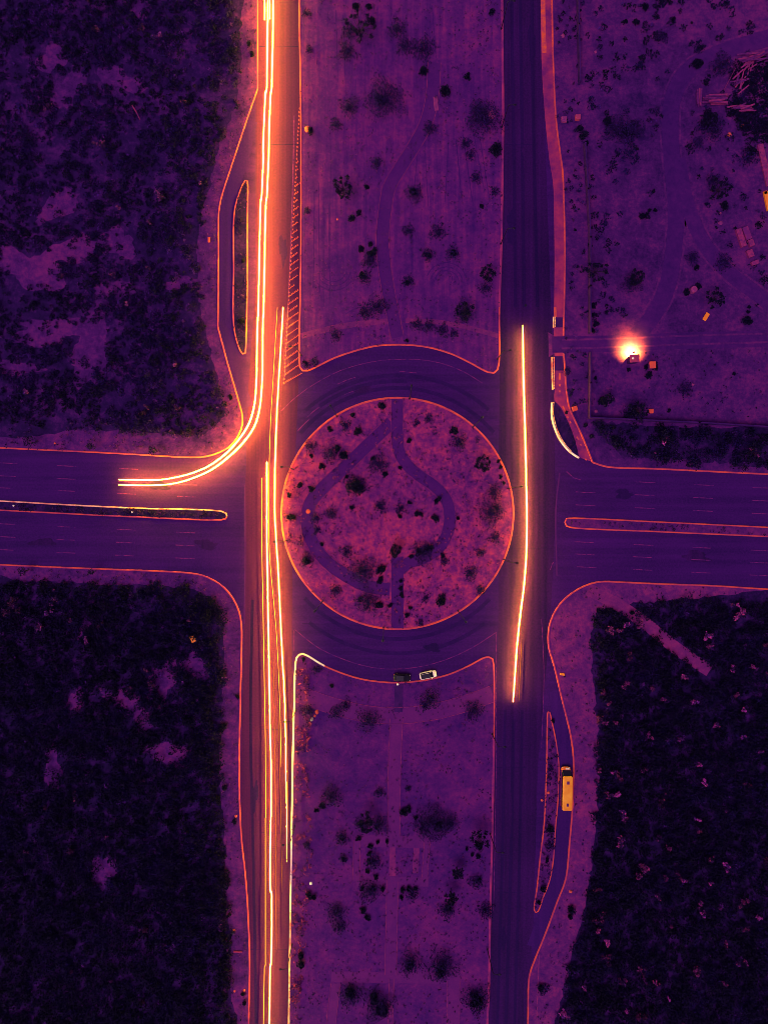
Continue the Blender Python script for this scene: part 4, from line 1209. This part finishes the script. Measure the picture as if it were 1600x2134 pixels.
def car(label, loc, rz, paint, roof):
    root = empty('parked_car', loc, rz)
    body = MB()
    st = [(-2.20, .60, .42, .78), (-2.12, .78, .30, .92), (-1.90, .88, .24, 1.00), (-1.2, .92, .22, 1.02), (-.2, .93, .22, .99), (.7, .93, .22, .97), (1.2, .92, .22, .93), (1.75, .88, .24, .84), (2.08, .78, .30, .72), (2.20, .58, .40, .60)]
    body.loft([section(*s_) for s_ in st])
    body.build('body', paint, root, True)
    cab = MB()
    def cs(x, w, z): return [(x, -w, z), (x, w, z)]
    lo = [(-1.95, .80, 1.00), (-1.2, .84, 1.02), (0, .85, 1.0), (1.25, .80, .95)]
    hi = [(-1.35, .60, 1.40), (-.8, .64, 1.45), (-.1, .65, 1.46), (.35, .60, 1.42)]
    # glass house
    L = [(-1.95, -.80, .98), (1.28, -.80, .92), (1.28, .80, .92), (-1.95, .80, .98)]
    T = [(-1.40, -.62, 1.42), (.42, -.62, 1.42), (.42, .62, 1.42), (-1.40, .62, 1.42)]
    cab.add(L + T, [(0, 1, 5, 4), (1, 2, 6, 5), (2, 3, 7, 6), (3, 0, 4, 7), (4, 5, 6, 7), (0, 3, 2, 1)])
    cab.build('cabin_glass', M['glass'], root)
    rf = MB().box((-.49, 0, 1.445), (1.86, 1.27, .06), 0, .05).build('roof', roof, root)
    for s_ in (-1, 1):
        MB().tube([(1.24, s_ * .79, .95), (.42, s_ * .625, 1.44), (-.5, s_ * .64, 1.49), (-1.40, s_ * .625, 1.44), (-1.90, s_ * .78, 1.0)], .035, 6).build('roof_pillar', paint, root)
        MB().box((.85, s_ * 1.02, .98), (.14, .22, .14), 0, .04).build('wing_mirror', paint, root)
        MB().box((2.02, s_ * .62, .66), (.22, .32, .12), s_ * -.35, .04).build('headlight', M['plate'], root)
        MB().box((-2.10, s_ * .68, .82), (.14, .26, .14), s_ * .3, .04).build('tail_light', M['roof_orange'], root)
        MB().box((-.35, s_ * .935, .78), (.22, .03, .035)).build('door_handle', M['dark_metal'], root)
        for x in (1.38, -1.32):
            t = MB().cyl((x, s_ * .72, .32), (x, s_ * .94, .32), .32, .31, 16).build('wheel', M['tyre'], root)
            MB().cyl((x, s_ * .93, .32), (x, s_ * .955, .32), .2, .17, 10).build('rim', M['rim'], t)
    MB().box((2.19, 0, .42), (.06, .7, .14), 0, .02).build('grille', M['dark_metal'], root)
    MB().box((-2.205, 0, .62), (.03, .5, .12)).build('number_plate', M['plate'], root)
    MB().tube([(.95, -.45, 1.09), (.62, 0, 1.29)], .012, 4).build('wiper', M['dark_metal'], root)
    return tag(root, label, 'car', 'cars stopped on the ring road')
car('white car with a black roof parked by the lower median kerb', P(891.5, 1405.5)[:2] + (.01,), math.radians(11), M['white_car'], M['black_paint'])
car('black car parked by the lower median kerb behind the white car', P(837.5, 1411)[:2] + (.01,), math.radians(-3), M['black_paint'], M['black_paint'])

# ------------------------------------------------------------------ BUS
def bus(label, loc, rz):
    """front along +y"""
    root = empty('parked_bus', loc, rz)
    L0, L1, W = -4.65, 4.65, 1.26
    def ring(w, y0, y1, z, c=.35):
        return [(-w + c, y0, z), (w - c, y0, z), (w, y0 + c, z), (w, y1 - c * 1.2, z), (w - c * 1.4, y1, z), (-w + c * 1.4, y1, z), (-w, y1 - c * 1.2, z), (-w, y0 + c, z)]
    MB().loft([ring(W, L0, L1 + .75, .35), ring(W, L0, L1 + .80, .7), ring(W, L0, L1 + .62, 1.35)]).build('lower_body', M['bus_side'], root)
    MB().loft([ring(W - .03, L0 + .03, L1 + .50, 1.352), ring(W - .05, L0 + .05, L1 - .55, 2.55)]).build('window_band', M['glass'], root)
    rf = MB().loft([ring(W - .02, L0 + .02, L1 - .52, 2.552, .2), ring(W, L0, L1 - .50, 2.75, .2), ring(W - .06, L0 + .08, L1 - .56, 2.95, .2), ring(W - .30, L0 + .35, L1 - .80, 3.03, .2)]).build('roof', M['bus_roof'], root)
    for y in (2.55, -3.1):
        MB().box((.02, y, 3.05), (.62, .78, .10), 0, .04).build('roof_hatch', M['hatch'], rf)
    MB().box((0, 3.55, 3.02), (1.9, .05, .03)).build('roof_rib', M['bus_nose'], rf)
    # nose: orange hood with white plate, bumper, lamps
    MB().loft([ring(W - .02, L1 - .4, L1 + 1.15, .55, .35), ring(W - .05, L1 - .4, L1 + 1.05, 1.05, .35), ring(W - .10, L1 - .4, L1 + .66, 1.40, .3)]).build('nose', M['bus_nose'], root)
    MB().box((.30, L1 + .88, 1.27), (1.0, .42, .05), 0, .02, -.72).build('front_plate', M['plate'], root)
    MB().box((0, L1 + 1.12, .5), (2.1, .16, .24), 0, .06).build('bumper', M['dark_metal'], root)
    MB().add([(-1.1, L1 + .54, 1.42), (1.1, L1 + .54, 1.42), (.98, L1 - .46, 2.50), (-.98, L1 - .46, 2.50), (-1.1, L1 + .50, 1.40), (1.1, L1 + .50, 1.40), (.98, L1 - .50, 2.48), (-.98, L1 - .50, 2.48)], [(0, 1, 2, 3), (7, 6, 5, 4), (0, 4, 5, 1), (1, 5, 6, 2), (2, 6, 7, 3), (3, 7, 4, 0)]).build('windscreen', M['glass'], root)
    for s_ in (-1, 1):
        MB().box((s_ * .88, L1 + 1.06, .82), (.34, .10, .2), 0, .03).build('headlight', M['plate'], root)
        MB().tube([(s_ * 1.2, L1 - .1, 2.3), (s_ * 1.5, L1 + .25, 2.3), (s_ * 1.5, L1 + .28, 2.0)], .035, 5).build('wing_mirror', M['dark_metal'], root)
        for k in range(6):
            MB().box((s_ * (W - .025), -3.7 + k * 1.28, 1.95), (.03, 1.12, .78), 0, .01).build('side_window', M['glass'], root)
        MB().box((s_ * (W + .012), 0, 1.05), (.02, 8.6, .10)).build('side_stripe', M['kerb_dim'], root)
        for y in (3.0, -2.9):
            t = MB().cyl((s_ * .9, y, .48), (s_ * 1.29, y, .48), .48, .47, 18).build('wheel', M['tyre'], root)
            MB().cyl((s_ * 1.28, y, .48), (s_ * 1.31, y, .48), .28, .22, 12).build('rim', M['rim'], t)
    MB().box((W + .006, 3.75, 1.5), (.02, .9, 1.9), 0, .005).build('door', M['glass'], root)
    return tag(root, label, 'bus')
bx, by, _ = P(1183, 1653, 3.0)
bus('orange roofed bus parked in the lower right lay-by', (bx, by, .012), math.radians(-1.3))

# ------------------------------------------------------------------ GUARD HOUSE WITH ITS LAMP, SHEDS AND YARD CLUTTER
gh = empty('guard_house', P(1314, 752)[:2] + (Z,), math.radians(3))
MB().box((0, 0, 1.2), (2.1, 1.6, 2.4)).build('wall', M['wall'], gh)
rf = MB().box((0, .05, 2.47), (2.45, 1.95, .12), 0, .03, .06).build('roof', M['roof_red'], gh)
for k in range(5): MB().cyl((-1.0 + k * .5, -.85, 2.50), (-1.0 + k * .5, .95, 2.60), .04, .04, 5).build('roof_rib', M['roof_red'], rf)
d = MB().box((.55, .815, 1.0), (.75, .05, 1.95)).build('door', M['wood_r'], gh)
MB().cyl((.28, .84, 1.0), (.28, .90, 1.0), .04, .04, 6).build('handle', M['dark_metal'], d)
w = MB().box((-.45, .815, 1.4), (.8, .04, .7)).build('window', M['glass'], gh)
MB().box((-.45, .85, 1.02), (.95, .10, .06)).build('sill', M['plate'], w)
MB().tube([(.0, .8, 2.1), (0, 1.6, 2.25)], .04, 6).build('lamp_bracket', M['dark_metal'], gh)
fl = MB().box((0, 1.7, 2.28), (.5, .22, .30), 0, .03, -.7).build('floodlight', M['dark_metal'], gh)
MB().box((0, 1.79, 2.16), (.42, .02, .24), 0, 0, -.7).build('lamp_lens', M['lamp_glow'], fl)
MB().cyl((-.45, .1, 2.58), (-.45, .1, 2.70), .30, .22, 12).build('roof_tank', M['plate'], rf)
tag(gh, 'small guard house with a glaring floodlight on the dirt road side', 'guard house')
sd = bpy.data.lights.new('floodlight_beam', 'SPOT')
sd.energy = 120000
sd.color = (1.0, .82, .022)
sd.spot_size = math.radians(140)
sd.spot_blend = 1.0
sd.shadow_soft_size = .15
sp = bpy.data.objects.new('floodlight_beam', sd)
link(sp)
sp.parent = gh
sp.location = (0, 1.9, 2.1)
sp.rotation_euler = (math.radians(12), 0, 0)

sh = empty('shed', P(1352.5, 764)[:2] + (Z,), math.radians(2))
MB().box((0, 0, 1.0), (1.4, 1.45, 2.0)).build('wall', M['wood'], sh)
MB().box((0, 0, 2.06), (1.65, 1.75, .1), 0, .03, .04).build('roof', M['roof_orange'], sh)
MB().box((0, .74, .9), (.7, .04, 1.7)).build('door', M['wood_r'], sh)
tag(sh, 'tiny square shed with a plain orange roof right of the guard house', 'shed')

def tank(x, y, r, h, mat, label, name='water_tank', n=16):
    t = empty(name, P(x, y)[:2] + (Z,))
    MB().cyl((0, 0, 0), (0, 0, h), r, r * .96, n).build('body', mat, t)
    MB().cyl((0, 0, h - .02), (0, 0, h + .08), r * .8, r * .55, n).build('lid', mat, t)
    return tag(t, label, 'tank')
tank(1441, 606, .85, 1.3, M['stone'], 'round pinkish tank among black bushes in the upper right yard')
tank(1023, 240, 1.1, .35, M['stone'], 'pale round concrete disc near the right kerb of the upper median', 'concrete_cover', 12)
tank(642, 1066, .6, .10, M['roof_orange'], 'small round orange cover on the left path of the round island', 'inspection_cover', 12)
tank(1174, 250, 1.0, .5, M['stone'], 'dull square concrete box left of two beside the red walkway', 'concrete_box', 4)
tank(1202, 247, .9, .9, M['roof_red'], 'smaller redder concrete box right of two beside the red walkway', 'concrete_box', 4)
tank(1355, 857, .8, .5, M['roof_orange'], 'orange square well box with a dark hole on the fenced field', 'well_box', 4)
MB().cyl((P(1355, 857)[0], P(1355, 857)[1], Z + .56), (P(1355, 857)[0], P(1355, 857)[1], Z + .62), .2, .2, 10)

def slab(x, y, size, rz, mat, label, name, cat, z=0.0, bev=.04):
    o = MB().box((0, 0, size[2] / 2), size, 0, bev).build(name, mat)
    o.location = P(x, y)[:2] + (Z + z,)
    o.rotation_euler = (0, 0, rz)
    return tag(o, label, cat)
slab(1470, 660, (1.0, 2.1, .25), -.55, M['orange'], 'bright orange board lying beside a branching tree in the yard', 'board', 'board')
slab(405, 1330, (1.3, 1.7, .5), .5, M['orange'], 'orange crate lying alone in the lower left scrub', 'crate', 'crate', .8)
slab(436, 500, (.5, 1.3, .35), 0, M['roof_orange'], 'small orange block on the upper left verge', 'concrete_block', 'block')
slab(1171, 1405, (1.2, .55, .3), -.15, M['orange'], 'small yellow orange board on the lower right verge', 'board', 'board')
slab(1591, 345, (1.5, 11.0, .5), .22, M['wood_r'], 'long reddish beam at the right edge above the orange one', 'beam', 'beam')
slab(1597, 420, (1.3, 5.0, .6), .2, M['orange'], 'bright orange beam cut by the right edge of the picture', 'beam', 'beam')
slab(1592, 403, (.9, .9, .6), .2, M['roof_orange'], 'orange block at the upper end of the bright orange beam', 'concrete_block', 'block')
slab(1196, 852, (1.3, 1.2, .7), .3, M['roof_orange'], 'orange stone box just right of the red walkway bend', 'concrete_box', 'box')
slab(496, 1983, (2.3, .3, .4), -.05, M['kerb_dim'], 'long low dull bench shaped block on the lower left verge', 'concrete_block', 'block')
slab(908, 216, (1.1, 3.6, .12), .1, M['stone'], 'pale slab lying beside the path on the upper median', 'paving_slab', 'slab')
for k, (x, y, w_, l_, nm) in enumerate(((1553, 488, 1.5, 3.4, 'uppermost right'), (1562, 508, 1.3, 1.8, 'second right'), (1560, 530, 1.5, 1.9, 'third, broken'), (1570, 549, 1.9, 1.0, 'lowest'), (1541, 497, 1.4, 4.8, 'long ragged left'))):
    slab(x, y, (w_, l_, .8), .35 if k < 4 else .32, M['kerb_dim'] if k in (0, 3) else M['wood_r'], f'{nm} pinkish block of the leaning row in the upper right yard', 'concrete_block', 'block')['group'] = 'row of pinkish blocks'
# orange stones and boulders
def boulder(x, y, r, mat, label, seed):
    rng = np.random.default_rng(seed)
    vs, fs = [], []
    n, m = 9, 5
    for j in range(m):
        t = j / (m - 1) * math.pi / 2
        for i in range(n):
            a = 2 * math.pi * i / n
            q = r * rng.uniform(.75, 1.15)
            vs.append((q * math.cos(a) * math.cos(t * .96), q * math.sin(a) * math.cos(t * .96), r * .8 * math.sin(t)))
    for j in range(m - 1):
        for i in range(n):
            fs.append((j * n + i, j * n + (i + 1) % n, (j + 1) * n + (i + 1) % n, (j + 1) * n + i))
    fs.append(tuple(range((m - 1) * n, m * n)))
    o = mesh_obj('boulder', vs, fs, mat)
    o.location = P(x, y)[:2] + (Z - .05,)
    return tag(o, label, 'boulder', 'scattered boulders')
for k, (x, y, r, mt, lab) in enumerate((
        (641, 269, .9, 'stone_o', 'orange boulder by the left kerb of the upper median'),
        (649, 1499, .55, 'plate', 'near white boulder glowing beside orange weeds on the lower median'),
        (660, 1484, .6, 'stone_o', 'orange boulder above the near white one on the lower median'),
        (656, 1492, .4, 'stone_o', 'smaller orange boulder between two bright ones on the lower median'),
        (648, 1841, .45, 'plate', 'near white boulder above two black bushes on the lower median'),
        (492, 1701, .4, 'stone_o', 'small bright boulder above a black bush on the lower left verge'),
        (488, 1939, .4, 'stone_o', 'small bright boulder on the lower left verge above a bench shaped block'),
        (509, 2064, .4, 'stone_o', 'small bright boulder by the lower left kerb near the bottom'),
        (489, 2066, .35, 'stone_o', 'small bright boulder at the scrub edge near the bottom left'),
        (1545, 262, .6, 'stone_o', 'bright boulder below the timber heap, right of two'),
        (1519, 280, .6, 'stone_o', 'bright boulder below the timber heap, left of two'),
        (1500, 465, .6, 'stone', 'pinkish boulder below a branching tree in the yard'),
        (1500, 444, .35, 'stone', 'small pinkish boulder under the branching tree in the yard'),
        (1484, 397, .4, 'stone', 'small pinkish boulder left of the yard branching tree'),
        (1188, 1858, .5, 'stone_o', 'pink boulder on the lower right verge above a black bush'),
        (1172, 75, .6, 'stone', 'long pinkish stone on the verge right of the top walkway'),
        (1240, 108, .4, 'stone', 'small pinkish stone on the upper right plot'),
        (1443, 801, .4, 'stone', 'small pinkish stone on the fenced field'),
        (1327, 858, .5, 'stone', 'pinkish stone beside the large black bush by the thin wall'),
        (1241, 857, .5, 'stone', 'pinkish stone in the dark corner of the thin wall'),
        (1129, 1668, .35, 'stone_o', 'small orange stone left of the right bay island'),
        (1142, 1652, .4, 'stone_o', 'small orange stone on the right bay island'),
        (115, 924, .3, 'stone_o', 'small orange stone beside the upper left street tree'),
        (276, 1067, .3, 'plate', 'bright white stone in the left median strip, right of two'),
        (29, 1054, .3, 'plate', 'bright white stone in the left median strip, left of two'),
        (703, 457, .3, 'stone_o', 'tiny orange stone left of a branching tree on the upper median'))):
    boulder(x, y, r, M[mt], lab, 900 + k)

# timber heaps: each plank is a part
def heap(x, y, n, spread, length, ang, mats, label, seed, dang=.2):
    rng = np.random.default_rng(seed)
    root = empty('timber_heap', P(x, y)[:2] + (Z,))
    for i in range(n):
        l = length * rng.uniform(.6, 1.1)
        MB().box((rng.uniform(-1, 1) * spread[0], rng.uniform(-1, 1) * spread[1], .5 + i * .07), (l, rng.uniform(.24, .46), .09), ang + rng.normal() * dang).build('plank', M[mats[int(rng.integers(len(mats)))]], root)
    return tag(root, label, 'timber')
heap(1484, 212, 20, (1.6, 1.2), 5.2, 0.0, ['wood', 'wood', 'wood_r'], 'wide heap of level planks, lowest left of the timber heaps', 1, .05)
heap(1453, 205, 8, (.5, .8), 4.4, math.pi / 2, ['wood_r', 'wood'], 'narrow bundle of upright lying planks left of the wide timber heap', 2, .06)
heap(1537, 178, 14, (1.1, 2.2), 3.6, 1.1, ['wood', 'wood_r'], 'slanting tangle of planks between the other timber heaps', 3, .35)
heap(1575, 125, 18, (3.0, 1.2), 6.0, .25, ['wood', 'wood_r'], 'topmost timber heap running off the right edge', 4, .12)
heap(1558, 140, 8, (1.2, 1.2), 3.0, .9, ['wood_r'], 'short reddish planks under the topmost timber heap', 5, .3)
heap(1542, 230, 12, (1.6, .8), 4.4, .05, ['wood_r', 'wood'], 'low reddish timber heap below the tangle, lowest right', 6, .2)
pl = MB().cyl((-3.0, 0, .3), (3.0, 0, .9), .09, .07, 7).build('pole', M['wood_r'])
pl.location = P(1517, 168)[:2] + (Z,); pl.rotation_euler = (0, 0, 1.1)
tag(pl, 'single thin pole leaning between the timber heaps', 'pole')
lg = MB().tube([(-2.0, 0, .25), (0, .08, .3), (2.1, -.05, .22)], [.16, .13, .09], 7).build('fallen_log', M['wood_r'])
lg.location = P(289, 242)[:2] + (Z + 1.4,); lg.rotation_euler = (0, 0, -1.05)
tag(lg, 'thin pale fallen log in the upper left scrub', 'log')

# thin wall round the fenced field
def wall(pts, label, h=1.8, w=.3):
    root = empty('boundary_wall', P(*pts[0])[:2] + (Z,))
    o = Vector(root.location)
    for a, b in zip(pts, pts[1:]):
        A, B = Vector(P(*a)), Vector(P(*b))
        d = B - A
        mid = (A + B) / 2 - Vector((o.x, o.y, 0))
        MB().box((mid.x, mid.y, h / 2 - .05), (d.length, w, h + .1), math.atan2(d.y, d.x)).build('wall_panel', M['wall'], root)
        k = max(1, int(d.length / 4))
        for i in range(k + 1):
            q = A + d * (i / k) - Vector((o.x, o.y, 0))
            MB().box((q.x, q.y, h / 2), (.36, .38, h + .16), math.atan2(d.y, d.x)).build('pier', M['wall'], root)
    return tag(root, label, 'wall')
wall([(1215, 306), (1221, 400), (1226, 500), (1226, 600), (1226, 694)], 'thin grey boundary wall above the dirt road')
wall([(1226, 738), (1226, 800), (1225, 871)], 'thin grey boundary wall below the dirt road, left side')
wall([(1227, 872), (1320, 876), (1450, 882), (1600, 891), (1800, 900)], 'thin dark boundary wall between the field and the right hand scrub')
wall([(1200, -100), (1202, 60), (1205, 176)], 'thin grey boundary wall at the top beside the walkway verge')

# guard rails on the white kerbs of the walkway
def rail(pts, label, step=.55):
    root = empty('guard_rail', P(*pts[0])[:2] + (.05,))
    o = Vector(root.location)
    wp = [Vector(P(*p)) - Vector((o.x, o.y, 0)) for p in pts]
    MB().tube([p + Vector((0, 0, .85)) for p in wp], .05, 6).build('rail', M['kerb_hot_and_lit'], root)
    pm = MB().cyl((0, 0, 0), (0, 0, .9), .06, .05, 6).data('post', M['kerb_hot_and_lit'])
    acc = 0.0
    for a, b in zip(wp, wp[1:]):
        d = (b - a).length
        while acc < d:
            q = link(bpy.data.objects.new('post', pm), root)
            q.location = a.lerp(b, acc / d)
            acc += step
        acc -= d
    return tag(root, label, 'guard rail')
rail([(x + 2.2, y) for x, y in corner[:-3]], 'curved white guard rail along the bend beside the red walkway', .8)
rail([(1152.5, 746), (1153.3, 810)], 'straight white guard rail beside the lower dark patch of the walkway', .8)
rail([(1155.3, 662), (1155.3, 682)], 'short white guard rail beside the upper dark patch of the walkway', .8)

# person-high things beside the cars: a pale sign post at the kerb
sg = empty('kerb_post', P(828.5, 1424)[:2] + (.05,))
MB().cyl((0, 0, 0), (0, 0, 1.0), .10, .08, 8).build('post', M['plate'], sg)
MB().box((0, 0, 1.1), (.5, .5, .3), .2, .08).build('cap', M['plate'], sg)
tag(sg, 'short white kerb post touching the black car', 'post')
MBd = MB().cyl((0, 0, 0), (0, 0, .012), .34, .34, 16).build('manhole_cover', M['black_disc'])
MBd.location = P(1095, 636)[:2] + (.012,)
tag(MBd, 'round black manhole cover on the right carriageway above the light streak', 'manhole cover')

write_labels()
